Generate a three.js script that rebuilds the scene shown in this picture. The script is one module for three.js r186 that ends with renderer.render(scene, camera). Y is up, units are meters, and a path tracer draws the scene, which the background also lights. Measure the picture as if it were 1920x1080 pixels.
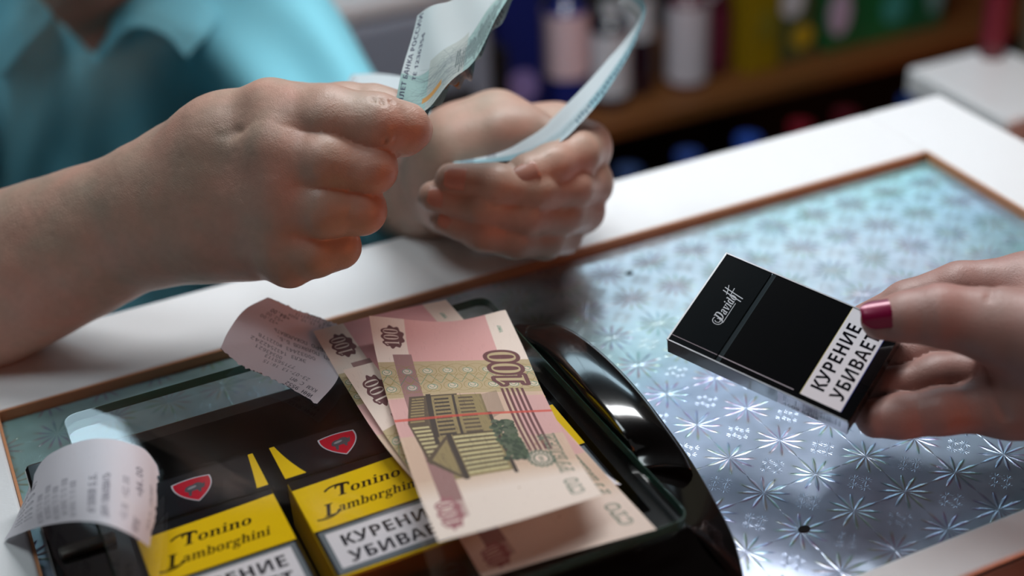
import * as THREE from 'three';
import { mergeGeometries } from 'three/addons/utils/BufferGeometryUtils.js';
import { RoundedBoxGeometry } from 'three/addons/geometries/RoundedBoxGeometry.js';
import { RectAreaLightUniformsLib } from 'three/addons/lights/RectAreaLightUniformsLib.js';
RectAreaLightUniformsLib.init();

// ------------------------------------------------------------------ camera, light, exposure
// x runs along the counter, z towards the customer, y = 0 is the top of the white counter frame
const scene = new THREE.Scene();
const renderer = new THREE.WebGLRenderer({ antialias: true });
renderer.toneMapping = THREE.LinearToneMapping;
renderer.toneMappingExposure = 1.0;
renderer.shadowMap.enabled = true;
const camera = new THREE.PerspectiveCamera(22.72, 16 / 9, 0.05, 20);
camera.position.set(0, 0.385, 0);
camera.up.set(0.2585, 0.8488, -0.4613);
camera.lookAt(0.3387, 0.385 - 0.5269, -0.7796);
camera.focus = 0.61;
camera.userData.fStop = 3.5;
scene.background = new THREE.Color(0x000000);

function areaLight(name, color, intensity, w, h, pos, target) {
  const l = new THREE.RectAreaLight(color, intensity, w, h);
  l.name = name; l.position.set(...pos); l.lookAt(...target); scene.add(l); return l;
}
// lamp over the till (fluorescent), the wide daylight window of the back wall, added orange panel across the aisle
const LAMP = { x: 0.44, y: 0.62, z: -0.74, w: 0.56, d: 0.12 };
areaLight('till_lamp_light', new THREE.Color(0.96, 0.99, 1.0), 19, LAMP.w, LAMP.d, [LAMP.x, LAMP.y - 0.012, LAMP.z], [LAMP.x, -1, LAMP.z]);
const PANEL = { x: -0.4, y: 1.77, z: -0.75, w: 0.6 };
areaLight('ceiling_lamp_light', new THREE.Color(0.85, 0.96, 1.0), 5, PANEL.w, PANEL.w, [PANEL.x, PANEL.y - 0.012, PANEL.z], [PANEL.x, -1, PANEL.z]);
const WIN = { x0: 0.04, x1: 2.3, y0: 1.1, y1: 1.38, z: -2.3 };
areaLight('window_light', new THREE.Color(0.62, 0.86, 1.0), 3.4, WIN.x1 - WIN.x0, WIN.y1 - WIN.y0, [(WIN.x0 + WIN.x1) / 2, (WIN.y0 + WIN.y1) / 2, WIN.z + 0.03], [(WIN.x0 + WIN.x1) / 2, (WIN.y0 + WIN.y1) / 2, 1]);
areaLight('orange_panel_light', new THREE.Color(1.0, 0.24, 0.08), 6, 0.6, 0.4, [1.1, 0.36, 0.8], [0.2, 0.05, -0.6]);  // warm light of the added orange panel
const FILL_WIN = { x0: -1.1, x1: -0.1, y0: -0.3, y1: 1.3 };
areaLight('fill_light', new THREE.Color(0.95, 0.98, 1.0), 0.08, FILL_WIN.x1 - FILL_WIN.x0, FILL_WIN.y1 - FILL_WIN.y0, [(FILL_WIN.x0 + FILL_WIN.x1) / 2, (FILL_WIN.y0 + FILL_WIN.y1) / 2, 0.96], [(FILL_WIN.x0 + FILL_WIN.x1) / 2, (FILL_WIN.y0 + FILL_WIN.y1) / 2, -1]);  // fill light added on the customer side to lift the front faces

// ------------------------------------------------------------------ helpers
const V = (a) => new THREE.Vector3(a[0], a[1], a[2]);
const used = {};
function numbered(n) { const k = used[n] = (used[n] ?? -1) + 1; return k ? n + '_' + String(k).padStart(3, '0') : n; }
function shade(m) { m.castShadow = true; m.receiveShadow = true; return m; }
function tag(o, label, category, group, kind) { Object.assign(o.userData, { label, category }); if (group) o.userData.group = group; if (kind) o.userData.kind = kind; return o; }
function thing(name, label, category, base = [0, 0, 0], group) {
  const g = new THREE.Group(); g.name = numbered(name); g.position.set(...base); scene.add(g); return tag(g, label, category, group);
}
// geometry comes in the thing's own axes unless world is true
function part(parent, name, geo, mat, label) {
  const m = shade(new THREE.Mesh(geo, mat)); m.name = name; parent.add(m); if (label) m.userData.label = label; return m;
}
function fromWorld(geo, root) { return geo.translate(-root.position.x, -root.position.y, -root.position.z); }
function struct(name, geo, mat, label) { const m = shade(new THREE.Mesh(geo, mat)); m.name = name; scene.add(m); m.userData.kind = 'structure'; if (label) m.userData.label = label; return m; }
function solo(name, geo, mat, label, category, group) { const m = shade(new THREE.Mesh(geo, mat)); m.name = numbered(name); scene.add(m); return tag(m, label, category, group); }
function box(w, h, d, x = 0, y = 0, z = 0, r = 0) { const g = r ? new RoundedBoxGeometry(w, h, d, 3, r) : new THREE.BoxGeometry(w, h, d); return g.translate(x, y, z); }
function span(x0, x1, y0, y1, z0, z1, r = 0) { return box(x1 - x0, y1 - y0, z1 - z0, (x0 + x1) / 2, (y0 + y1) / 2, (z0 + z1) / 2, r); }
function merged(list) { return mergeGeometries(list.map((g) => { const k = g.index ? g.toNonIndexed() : g; for (const n of Object.keys(k.attributes)) if (!['position', 'normal', 'uv'].includes(n)) k.deleteAttribute(n); return k; })); }
function std(o) { return new THREE.MeshStandardMaterial(o); }
function phys(o) { return new THREE.MeshPhysicalMaterial(o); }
function rng(seed) { let s = seed >>> 0; return () => { s = (s + 0x6d2b79f5) | 0; let t = Math.imul(s ^ (s >>> 15), 1 | s); t = (t + Math.imul(t ^ (t >>> 7), 61 | t)) ^ t; return ((t ^ (t >>> 14)) >>> 0) / 4294967296; }; }
function canvasTex(w, h, draw, srgb = true) {
  const c = document.createElement('canvas'); c.width = w; c.height = h; const x = c.getContext('2d'); draw(x, w, h);
  const t = new THREE.CanvasTexture(c); if (srgb) t.colorSpace = THREE.SRGBColorSpace; t.magFilter = THREE.LinearFilter; return t;
}
// value noise in 3-D
function hash3(x, y, z) { let h = (Math.imul(x, 374761393) + Math.imul(y, 668265263) + Math.imul(z, 2147483647 ^ 0x5bd1e995)) | 0; h = Math.imul(h ^ (h >>> 13), 1274126177); return ((h ^ (h >>> 16)) >>> 0) / 4294967296; }
function noise3(x, y, z) {
  const X = Math.floor(x), Y = Math.floor(y), Z = Math.floor(z); let u = x - X, v = y - Y, w = z - Z;
  u = u * u * (3 - 2 * u); v = v * v * (3 - 2 * v); w = w * w * (3 - 2 * w);
  const L = (a, b, t) => a + (b - a) * t;
  return L(L(L(hash3(X, Y, Z), hash3(X + 1, Y, Z), u), L(hash3(X, Y + 1, Z), hash3(X + 1, Y + 1, Z), u), v), L(L(hash3(X, Y, Z + 1), hash3(X + 1, Y, Z + 1), u), L(hash3(X, Y + 1, Z + 1), hash3(X + 1, Y + 1, Z + 1), u), v), w);
}

// signed distances ------------------------------------------------------------
function smin(a, b, k) { const h = Math.max(k - Math.abs(a - b), 0) / k; return Math.min(a, b) - h * h * k * 0.25; }
function cone(a, b) {   // tapered capsule between [x, y, z, r] and [x, y, z, r]
  const bx = b[0] - a[0], by = b[1] - a[1], bz = b[2] - a[2], r1 = a[3], r2 = b[3], l2 = bx * bx + by * by + bz * bz, rr = r1 - r2, a2 = l2 - rr * rr, il2 = 1 / l2;
  const f = (x, y, z) => {
    const px = x - a[0], py = y - a[1], pz = z - a[2], yy = px * bx + py * by + pz * bz, zz = yy - l2;
    const qx = px * l2 - bx * yy, qy = py * l2 - by * yy, qz = pz * l2 - bz * yy, x2 = qx * qx + qy * qy + qz * qz, y2 = yy * yy * l2, z2 = zz * zz * l2, k = Math.sign(rr) * rr * rr * x2;
    if (Math.sign(zz) * a2 * z2 > k) return Math.sqrt(x2 + z2) * il2 - r2;
    if (Math.sign(yy) * a2 * y2 < k) return Math.sqrt(x2 + y2) * il2 - r1;
    return (Math.sqrt(x2 * a2 * il2) + yy * rr) * il2 - r1;
  };
  f.ball = [(a[0] + b[0]) / 2, (a[1] + b[1]) / 2, (a[2] + b[2]) / 2, Math.sqrt(l2) / 2 + Math.max(r1, r2)]; return f;
}
function joined(list, k) {   // smooth union; a member whose bounding ball lies further off than the distance so far is skipped
  return (x, y, z) => { let d = 1e9; for (let i = 0; i < list.length; i++) { const f = list[i], b = f.ball; if (b && Math.sqrt((x - b[0]) ** 2 + (y - b[1]) ** 2 + (z - b[2]) ** 2) - b[3] > d + k) continue; d = d > 1e8 ? f(x, y, z) : smin(d, f(x, y, z), k); } return d; };
}
function chain(pts, k = 0.004) {
  const c = [], m = [0, 0, 0]; for (let i = 0; i + 1 < pts.length; i++) c.push(cone(pts[i], pts[i + 1]));
  for (const p of pts) for (let i = 0; i < 3; i++) m[i] += p[i] / pts.length;
  const f = joined(c, k); f.ball = [...m, Math.max(...pts.map((p) => Math.hypot(p[0] - m[0], p[1] - m[1], p[2] - m[2]) + p[3]))]; return f;
}
function ball(c, rx, ry = rx, rz = rx) { return (x, y, z) => { const a = (x - c[0]) / rx, b = (y - c[1]) / ry, e = (z - c[2]) / rz; return (Math.sqrt(a * a + b * b + e * e) - 1) * Math.min(rx, ry, rz); }; }
// surface nets over a sparse grid, vertices pulled onto the surface
function netMesh(f, lo, hi, cell, colorOf, uvAxes) {
  const n = [0, 1, 2].map((i) => Math.ceil((hi[i] - lo[i]) / cell) + 1), [nx, ny, nz] = n, B = 6, grid = new Float32Array(nx * ny * nz).fill(1);
  const at = (i, j, k) => i + nx * (j + ny * k);
  for (let k0 = 0; k0 < nz; k0 += B) for (let j0 = 0; j0 < ny; j0 += B) for (let i0 = 0; i0 < nx; i0 += B) {
    const c = B * cell / 2, d = f(lo[0] + i0 * cell + c, lo[1] + j0 * cell + c, lo[2] + k0 * cell + c), far = Math.abs(d) > c * 2.6;
    for (let k = k0; k < Math.min(k0 + B, nz); k++) for (let j = j0; j < Math.min(j0 + B, ny); j++) for (let i = i0; i < Math.min(i0 + B, nx); i++)
      grid[at(i, j, k)] = far ? d : f(lo[0] + i * cell, lo[1] + j * cell, lo[2] + k * cell);
  }
  const vid = new Int32Array(nx * ny * nz).fill(-1), pos = [], idx = [];
  for (let k = 0; k < nz - 1; k++) for (let j = 0; j < ny - 1; j++) for (let i = 0; i < nx - 1; i++) {
    let s = 0, cx = 0, cy = 0, cz = 0, m = 0; const v = [];
    for (let q = 0; q < 8; q++) { v[q] = grid[at(i + (q & 1), j + ((q >> 1) & 1), k + (q >> 2))]; if (v[q] < 0) s++; }
    if (s === 0 || s === 8) continue;
    for (let a = 0; a < 8; a++) for (const bit of [1, 2, 4]) { if (a & bit) continue; const b = a | bit; if ((v[a] < 0) === (v[b] < 0)) continue; const t = v[a] / (v[a] - v[b]); cx += (a & 1) + (bit === 1 ? t : 0); cy += ((a >> 1) & 1) + (bit === 2 ? t : 0); cz += (a >> 2) + (bit === 4 ? t : 0); m++; }
    vid[at(i, j, k)] = pos.length / 3; pos.push(lo[0] + (i + cx / m) * cell, lo[1] + (j + cy / m) * cell, lo[2] + (k + cz / m) * cell);
  }
  const quad = (a, b, c, d, flip) => { if (a < 0 || b < 0 || c < 0 || d < 0) return; if (flip) idx.push(a, c, b, a, d, c); else idx.push(a, b, c, a, c, d); };
  for (let k = 1; k < nz - 1; k++) for (let j = 1; j < ny - 1; j++) for (let i = 1; i < nx - 1; i++) {
    const g = grid[at(i, j, k)] < 0;
    if (g !== (grid[at(i + 1, j, k)] < 0)) quad(vid[at(i, j - 1, k - 1)], vid[at(i, j, k - 1)], vid[at(i, j, k)], vid[at(i, j - 1, k)], !g);
    if (g !== (grid[at(i, j + 1, k)] < 0)) quad(vid[at(i - 1, j, k - 1)], vid[at(i - 1, j, k)], vid[at(i, j, k)], vid[at(i, j, k - 1)], !g);
    if (g !== (grid[at(i, j, k + 1)] < 0)) quad(vid[at(i - 1, j - 1, k)], vid[at(i, j - 1, k)], vid[at(i, j, k)], vid[at(i - 1, j, k)], !g);
  }
  const N = pos.length / 3, nor = new Float32Array(N * 3), uv = new Float32Array(N * 2), col = colorOf ? new Float32Array(N * 3) : null, e = cell * 0.45;
  for (let i = 0; i < N; i++) {
    let x = pos[3 * i], y = pos[3 * i + 1], z = pos[3 * i + 2], gx, gy, gz;
    for (let it = 0; it < 3; it++) {
      gx = f(x + e, y, z) - f(x - e, y, z); gy = f(x, y + e, z) - f(x, y - e, z); gz = f(x, y, z + e) - f(x, y, z - e);
      const l = Math.hypot(gx, gy, gz) || 1; gx /= l; gy /= l; gz /= l;
      if (it < 2) { const d = Math.max(-cell * 0.5, Math.min(cell * 0.5, f(x, y, z))); x -= gx * d; y -= gy * d; z -= gz * d; }
    }
    pos[3 * i] = x; pos[3 * i + 1] = y; pos[3 * i + 2] = z; nor.set([gx, gy, gz], 3 * i);
    const A = uvAxes ?? [[1, 0, 0], [0, 1, 0]];
    uv[2 * i] = x * A[0][0] + y * A[0][1] + z * A[0][2]; uv[2 * i + 1] = x * A[1][0] + y * A[1][1] + z * A[1][2];
    if (col) col.set(colorOf(x, y, z), 3 * i);
  }
  const g = new THREE.BufferGeometry();
  g.setAttribute('position', new THREE.Float32BufferAttribute(pos, 3)); g.setAttribute('normal', new THREE.BufferAttribute(nor, 3)); g.setAttribute('uv', new THREE.BufferAttribute(uv, 2));
  if (col) g.setAttribute('color', new THREE.BufferAttribute(col, 3));
  g.setIndex(idx); return g;
}
// a smooth sheet through rows of control points (Catmull-Rom both ways); uv runs 0..1 along each row and from row to row
function cr(p, t) {
  const n = p.length - 1, s = Math.min(Math.max(t, 0), 1) * n, i = Math.min(Math.floor(s), n - 1), u = s - i, g = (k) => k < 0 ? p[0].map((v, a) => 2 * v - p[1][a]) : k > n ? p[n].map((v, a) => 2 * v - p[n - 1][a]) : p[k];
  const a = g(i - 1), b = g(i), c = g(i + 1), d = g(i + 2);
  return b.map((_, k) => 0.5 * (2 * b[k] + (c[k] - a[k]) * u + (2 * a[k] - 5 * b[k] + 4 * c[k] - d[k]) * u * u + (3 * b[k] - a[k] - 3 * c[k] + d[k]) * u * u * u));
}
function sheet(rows, nu, nv, o = {}) {
  const P = [], U = [], I = [], thick = o.thick ?? 0;
  for (let j = 0; j <= nv; j++) for (let i = 0; i <= nu; i++) {
    let u = i / nu, v = j / nv; if (o.warp) [u, v] = o.warp(u, v);
    const p = cr(rows.map((r) => cr(r, u)), v); if (o.bump) p[1] += o.bump(u, v);
    P.push(p[0], p[1], p[2]); U.push(u, v);
  }
  for (let j = 0; j < nv; j++) for (let i = 0; i < nu; i++) { const a = j * (nu + 1) + i, b = a + 1, c = a + nu + 1, d = c + 1; I.push(a, b, d, a, d, c); }
  const g = new THREE.BufferGeometry(); g.setAttribute('position', new THREE.Float32BufferAttribute(P, 3)); g.setAttribute('uv', new THREE.Float32BufferAttribute(U, 2)); g.setIndex(I); g.computeVertexNormals();
  if (!thick) return g;
  const p = g.attributes.position, nn = g.attributes.normal, N = p.count, P2 = [...p.array], U2 = [...U, ...U], I2 = [...I];
  for (let i = 0; i < N; i++) P2.push(p.getX(i) - nn.getX(i) * thick, p.getY(i) - nn.getY(i) * thick, p.getZ(i) - nn.getZ(i) * thick);
  for (let i = 0; i < I.length; i += 3) I2.push(I[i] + N, I[i + 2] + N, I[i + 1] + N);
  const rim = []; for (let i = 0; i <= nu; i++) rim.push(i); for (let j = 1; j <= nv; j++) rim.push(j * (nu + 1) + nu); for (let i = nu - 1; i >= 0; i--) rim.push(nv * (nu + 1) + i); for (let j = nv - 1; j > 0; j--) rim.push(j * (nu + 1));
  for (let i = 0; i < rim.length; i++) { const a = rim[i], b = rim[(i + 1) % rim.length]; I2.push(a, a + N, b, b, a + N, b + N); }
  const h = new THREE.BufferGeometry(); h.setAttribute('position', new THREE.Float32BufferAttribute(P2, 3)); h.setAttribute('uv', new THREE.Float32BufferAttribute(U2, 2)); h.setIndex(I2); h.computeVertexNormals(); return h;
}

// ------------------------------------------------------------------ textures shared by several things
function noiseTex(size, draw, srgb = false, rx = 1, ry = 1) {
  const d = new Uint8Array(size * size * 4);
  for (let y = 0; y < size; y++) for (let x = 0; x < size; x++) { const c = draw(x / size, y / size); d.set([c[0], c[1], c[2], 255], (y * size + x) * 4); }
  const t = new THREE.DataTexture(d, size, size); t.wrapS = t.wrapT = THREE.RepeatWrapping; t.magFilter = THREE.LinearFilter; if (srgb) t.colorSpace = THREE.SRGBColorSpace; t.repeat.set(rx, ry); t.needsUpdate = true; return t;
}
// noise that tiles: blend of shifted copies
function tiled(u, v, f, seed) { const n = (a, b) => noise3(a * f, b * f, seed); const x = u, y = v; return n(x, y) * (1 - x) * (1 - y) + n(x - 1, y) * x * (1 - y) + n(x, y - 1) * (1 - x) * y + n(x - 1, y - 1) * x * y; }
const skinBump = noiseTex(512, (u, v) => { const a = tiled(u, v, 60, 3), b = tiled(u, v, 130, 7), c = tiled(u, v, 24, 1); const h = 255 * (0.45 * a + 0.3 * b + 0.25 * c); return [h, h, h]; }, false, 42, 42);
const clothBump = noiseTex(256, (u, v) => { const h = 128 + 60 * Math.sin(u * 2 * Math.PI * 64) * Math.sin(v * 2 * Math.PI * 64) + 60 * (tiled(u, v, 20, 5) - 0.5); return [h, h, h]; }, false, 20, 20);

// ------------------------------------------------------------------ the place: room, counter frame, holographic board
const FLOOR = -0.95, CEIL = 1.8, RX0 = -1.3, RX1 = 2.7, RZ0 = -2.3, RZ1 = 1.0;
const wallMat = std({ color: 0x55534f, roughness: 0.9 }), darkWall = std({ color: 0x3a3632, roughness: 0.9 }), ceilMat = std({ color: 0x424446, roughness: 0.95 });
struct('floor', span(RX0 - 0.1, RX1 + 0.1, FLOOR - 0.1, FLOOR, RZ0 - 0.1, RZ1 + 0.1), std({ color: 0x2e2a28, roughness: 0.7 }));
struct('ceiling', span(RX0 - 0.1, RX1 + 0.1, CEIL, CEIL + 0.1, RZ0 - 0.1, RZ1 + 0.1), ceilMat);
struct('wall_left', span(RX0 - 0.1, RX0, FLOOR, CEIL, RZ0, RZ1), darkWall);
struct('wall_right', span(RX1, RX1 + 0.1, FLOOR, CEIL, RZ0, RZ1), darkWall);
struct('wall_front', merged([span(RX0 - 0.1, FILL_WIN.x0, FLOOR, CEIL, RZ1, RZ1 + 0.1), span(FILL_WIN.x1, RX1 + 0.1, FLOOR, CEIL, RZ1, RZ1 + 0.1), span(FILL_WIN.x0, FILL_WIN.x1, FLOOR, FILL_WIN.y0, RZ1, RZ1 + 0.1), span(FILL_WIN.x0, FILL_WIN.x1, FILL_WIN.y1, CEIL, RZ1, RZ1 + 0.1)]), darkWall);
struct('wall_back', merged([span(RX0 - 0.1, RX1 + 0.1, FLOOR, WIN.y0, RZ0 - 0.1, RZ0), span(RX0 - 0.1, RX1 + 0.1, WIN.y1, CEIL, RZ0 - 0.1, RZ0), span(RX0 - 0.1, WIN.x0, WIN.y0, WIN.y1, RZ0 - 0.1, RZ0), span(WIN.x1, RX1 + 0.1, WIN.y0, WIN.y1, RZ0 - 0.1, RZ0)]), wallMat);
{
  const w = new THREE.Group(); w.name = 'window_1'; w.userData.kind = 'structure'; scene.add(w);
  part(w, 'window_pane', span(WIN.x0, WIN.x1, WIN.y0, WIN.y1, RZ0 - 0.06, RZ0 - 0.05), std({ color: 0x000000, emissive: new THREE.Color(0.62, 0.86, 1.0), emissiveIntensity: 2.0, roughness: 1 }));
  const fr = std({ color: 0xd8dcdf, roughness: 0.5 });
  for (let k = 0; k < 4; k++) { const x = WIN.x0 + (WIN.x1 - WIN.x0) * k / 3; part(w, 'window_post', span(x - 0.02, x + 0.02, WIN.y0, WIN.y1, RZ0 - 0.05, RZ0 - 0.01), fr); }
  part(w, 'window_sill', span(WIN.x0, WIN.x1, WIN.y0 - 0.03, WIN.y0, RZ0 - 0.06, RZ0 + 0.05), fr);
}
{
  const w = new THREE.Group(); w.name = 'added_window_2'; w.userData.kind = 'structure'; scene.add(w);  // glowing window added to go with the front fill light
  part(w, 'window_pane', span(FILL_WIN.x0, FILL_WIN.x1, FILL_WIN.y0, FILL_WIN.y1, RZ1 + 0.05, RZ1 + 0.06), std({ color: 0x000000, emissive: new THREE.Color(0.95, 0.98, 1.0), emissiveIntensity: 0.08, roughness: 1 }));
  part(w, 'window_sill', span(FILL_WIN.x0, FILL_WIN.x1, FILL_WIN.y0 - 0.03, FILL_WIN.y0, RZ1 - 0.04, RZ1 + 0.05), std({ color: 0xb8b4ac, roughness: 0.6 }));
}
{ // lamp over the till
  const t = thing('till_lamp', 'long white fluorescent lamp hung above the clerk side of the counter', 'lamp', [LAMP.x, LAMP.y, LAMP.z]);
  part(t, 'lamp_housing', box(LAMP.w + 0.04, 0.05, LAMP.d + 0.04, 0, 0.03, 0, 0.008), std({ color: 0xdadada, roughness: 0.5 }));
  part(t, 'lamp_tube', box(LAMP.w, 0.01, LAMP.d, 0, 0.0, 0), std({ color: 0xffffff, emissive: 0xffffff, emissiveIntensity: 3, roughness: 1 }));
  for (const s of [-1, 1]) part(t, 'suspension_rod', new THREE.CylinderGeometry(0.004, 0.004, CEIL - LAMP.y - 0.05, 8).translate(s * 0.16, (CEIL - LAMP.y - 0.05) / 2 + 0.05, 0), std({ color: 0x888888, metalness: 1, roughness: 0.4 }));
}
{
  const t = thing('ceiling_lamp', 'square white ceiling lamp over the clerk side of the counter', 'lamp', [PANEL.x, PANEL.y, PANEL.z]);
  part(t, 'lamp_frame', box(PANEL.w + 0.04, 0.03, PANEL.w + 0.04, 0, 0.0151, 0, 0.004), std({ color: 0xcccccc, roughness: 0.5 })); part(t, 'lamp_diffuser', box(PANEL.w, 0.008, PANEL.w, 0, -0.004, 0), std({ color: 0xffffff, emissive: new THREE.Color(0.85, 0.96, 1.0), emissiveIntensity: 2, roughness: 1 }));
}
{ // orange panel added as the unseen source of the warm front light
  const t = thing('orange_glow_panel', 'added orange light panel on a stand across the aisle from the counter', 'sign', [1.118, FLOOR, 0.83]); t.lookAt(0.2, FLOOR, -0.6);
  part(t, 'panel_face', box(0.6, 0.4, 0.02, 0, 0.36 - FLOOR, 0), std({ color: 0x602010, emissive: new THREE.Color(1.0, 0.24, 0.08), emissiveIntensity: 2, roughness: 0.6 }));
  part(t, 'panel_stand', merged([box(0.04, 1.14, 0.02, -0.2, 0.57, -0.021), box(0.04, 1.14, 0.02, 0.2, 0.57, -0.021)]), std({ color: 0x333333, roughness: 0.5 }));
}
// counter: frame of four white boards round a recessed board
const IX0 = -0.0065, IX1 = 0.5255, IZ0 = -0.589, IZ1 = -0.3192, OZ0 = -0.648, OX1 = 0.582, RECESS = -0.006;
const laminate = phys({ color: 0xeeeef0, roughness: 0.32, clearcoat: 0.2, clearcoatRoughness: 0.25, bumpMap: noiseTex(128, (u, v) => { const h = 255 * tiled(u, v, 30, 11); return [h, h, h]; }, false, 20, 20), bumpScale: 0.00005 });
const edgeWood = std({ color: 0xc98a62, roughness: 0.55 });
{
  const c = thing('counter', 'white framed counter with orange brown inner edges round a patterned board', 'counter', [0, FLOOR, 0]);
  const P = (name, g, m, l) => part(c, name, fromWorld(g, c), m, l);
  P('frame_board', span(IX0, IX1, -0.03, 0, OZ0, IZ0, 0.002), laminate);
  P('frame_board', span(IX1, OX1, -0.03, 0, OZ0, IZ1, 0.002), laminate);
  P('frame_board', span(-0.6, IX0, -0.03, 0, OZ0, IZ1, 0.002), laminate);
  P('frame_board', span(-0.6, OX1, -0.03, 0, IZ1, IZ1 + 0.02, 0.002), laminate);
  const e = 0.0012;
  P('edge_band', span(IX0, IX1, RECESS, -0.0004, IZ0, IZ0 + e), edgeWood);
  P('edge_band', span(IX1 - e, IX1, RECESS, -0.0004, IZ0, IZ1), edgeWood);
  P('edge_band', span(IX0, IX0 + e, RECESS, -0.0004, IZ0, IZ1), edgeWood);
  P('front_lip', span(-0.6, OX1, -0.06, -0.001, IZ1 + 0.0205, IZ1 + 0.032, 0.003), std({ color: 0x6d3a2a, roughness: 0.4 }), 'reddish brown edge strip');
  P('counter_body', span(-0.55, OX1 - 0.03, FLOOR, -0.0305, OZ0 + 0.04, IZ1 - 0.01), std({ color: 0x6b5546, roughness: 0.7 }));
}
{ // holographic board: embossed stars on a 26 mm square grid with a snowflake cluster in each cell
  const S = 512, H = new Float32Array(S * S), mm = 26 / S, r = rng(5);
  const line = (x0, y0, x1, y1, w0, w1, amp) => {      // ridge in millimetres, wrapped over the tile
    const L = Math.hypot(x1 - x0, y1 - y0), dx = (x1 - x0) / L, dy = (y1 - y0) / L, W = Math.max(w0, w1) + 0.2;
    const a0 = Math.floor((Math.min(x0, x1) - W) / mm), a1 = Math.ceil((Math.max(x0, x1) + W) / mm), b0 = Math.floor((Math.min(y0, y1) - W) / mm), b1 = Math.ceil((Math.max(y0, y1) + W) / mm);
    for (let b = b0; b <= b1; b++) for (let a = a0; a <= a1; a++) {
      const px = a * mm - x0, py = b * mm - y0, t = px * dx + py * dy, q = Math.abs(px * dy - py * dx); if (t < 0 || t > L) continue;
      const w = w0 + (w1 - w0) * t / L, h = amp * Math.max(0, 1 - q / w), k = ((b % S + S) % S) * S + ((a % S + S) % S); H[k] = Math.max(H[k], h);
    }
  };
  for (let k = 0; k < 12; k++) {
    const a = k * Math.PI / 6, long = k % 3 === 0 ? 12.5 : 10.5, mid = 0.62;
    line(0, 0, Math.cos(a) * long * mid, Math.sin(a) * long * mid, 0.32, 1.05, 0.115); line(Math.cos(a) * long * mid, Math.sin(a) * long * mid, Math.cos(a) * long, Math.sin(a) * long, 1.05, 0.22, 0.115);
  }
  for (const [cx, cy] of [[13, 9.6], [16.4, 13], [13, 16.4], [9.6, 13]]) for (let k = 0; k < 10; k++) { const a = k * Math.PI / 5 + 0.2; line(cx + Math.cos(a) * 0.4, cy + Math.sin(a) * 0.4, cx + Math.cos(a) * 2.3, cy + Math.sin(a) * 2.3, 0.2, 0.34, 0.06); }
  const d = new Uint8Array(S * S * 4);
  for (let y = 0; y < S; y++) for (let x = 0; x < S; x++) {
    const h = (a, b) => H[((b + S) % S) * S + (a + S) % S] + 0.003 * hash3(((a + S) % S) >> 1, ((b + S) % S) >> 1, 9);
    const nx = -(h(x + 1, y) - h(x - 1, y)) / (2 * mm), ny = -(h(x, y + 1) - h(x, y - 1)) / (2 * mm), l = Math.hypot(nx, ny, 1);
    d.set([127.5 + 127.5 * nx / l, 127.5 + 127.5 * ny / l, 127.5 + 127.5 / l, 255], (y * S + x) * 4);
  }
  const nm = new THREE.DataTexture(d, S, S); nm.wrapS = nm.wrapT = THREE.RepeatWrapping; nm.magFilter = THREE.LinearFilter; nm.needsUpdate = true;
  // iridescence painted into the film colour: patches from steel grey to turquoise and violet, rays darkened and rainbow tinted like groove reflections
  const film = canvasTex(2048, 1024, (x, w, h) => {
    const id = x.createImageData(w, h), D = id.data;
    for (let j = 0; j < h; j++) for (let i = 0; i < w; i++) {
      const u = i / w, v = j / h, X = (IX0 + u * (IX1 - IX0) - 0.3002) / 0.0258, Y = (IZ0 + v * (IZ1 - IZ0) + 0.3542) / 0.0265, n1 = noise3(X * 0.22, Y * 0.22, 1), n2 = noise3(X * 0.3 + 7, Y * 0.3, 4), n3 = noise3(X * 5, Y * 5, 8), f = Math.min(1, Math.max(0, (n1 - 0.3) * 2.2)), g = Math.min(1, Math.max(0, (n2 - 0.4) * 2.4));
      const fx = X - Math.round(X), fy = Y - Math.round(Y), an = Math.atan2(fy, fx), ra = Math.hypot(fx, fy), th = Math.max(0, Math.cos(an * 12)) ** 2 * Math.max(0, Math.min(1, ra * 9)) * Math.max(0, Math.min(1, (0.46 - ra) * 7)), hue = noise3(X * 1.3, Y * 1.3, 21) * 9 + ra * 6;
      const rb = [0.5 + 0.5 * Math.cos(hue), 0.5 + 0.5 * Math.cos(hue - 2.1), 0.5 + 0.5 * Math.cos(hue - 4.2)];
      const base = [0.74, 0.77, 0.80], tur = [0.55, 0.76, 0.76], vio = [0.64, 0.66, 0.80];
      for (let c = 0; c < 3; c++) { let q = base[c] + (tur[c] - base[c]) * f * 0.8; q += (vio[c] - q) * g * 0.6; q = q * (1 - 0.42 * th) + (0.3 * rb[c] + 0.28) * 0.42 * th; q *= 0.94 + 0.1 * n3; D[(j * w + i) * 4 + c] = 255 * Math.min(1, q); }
      D[(j * w + i) * 4 + 3] = 255;
    }
    x.putImageData(id, 0, 0);
  });
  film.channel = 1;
  const g = new THREE.PlaneGeometry(IX1 - IX0, IZ1 - IZ0, 1, 1).rotateX(-Math.PI / 2).translate((IX0 + IX1) / 2, RECESS, (IZ0 + IZ1) / 2), p = g.attributes.position, uv = [], uv1 = [];
  for (let i = 0; i < 4; i++) { uv.push((p.getX(i) - 0.3002) / 0.0258, -(p.getZ(i) + 0.3542) / 0.0265); uv1.push((p.getX(i) - IX0) / (IX1 - IX0), 1 - (p.getZ(i) - IZ0) / (IZ1 - IZ0)); }
  g.setAttribute('uv', new THREE.Float32BufferAttribute(uv, 2)); g.setAttribute('uv1', new THREE.Float32BufferAttribute(uv1, 2));
  const under = span(IX0, IX1, -0.02, RECESS - 0.0005, IZ0, IZ1);
  const t = thing('patterned_board', 'silver holographic board embossed with stars inside the white counter frame', 'board', [0.26, -0.02, -0.454]);
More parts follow.
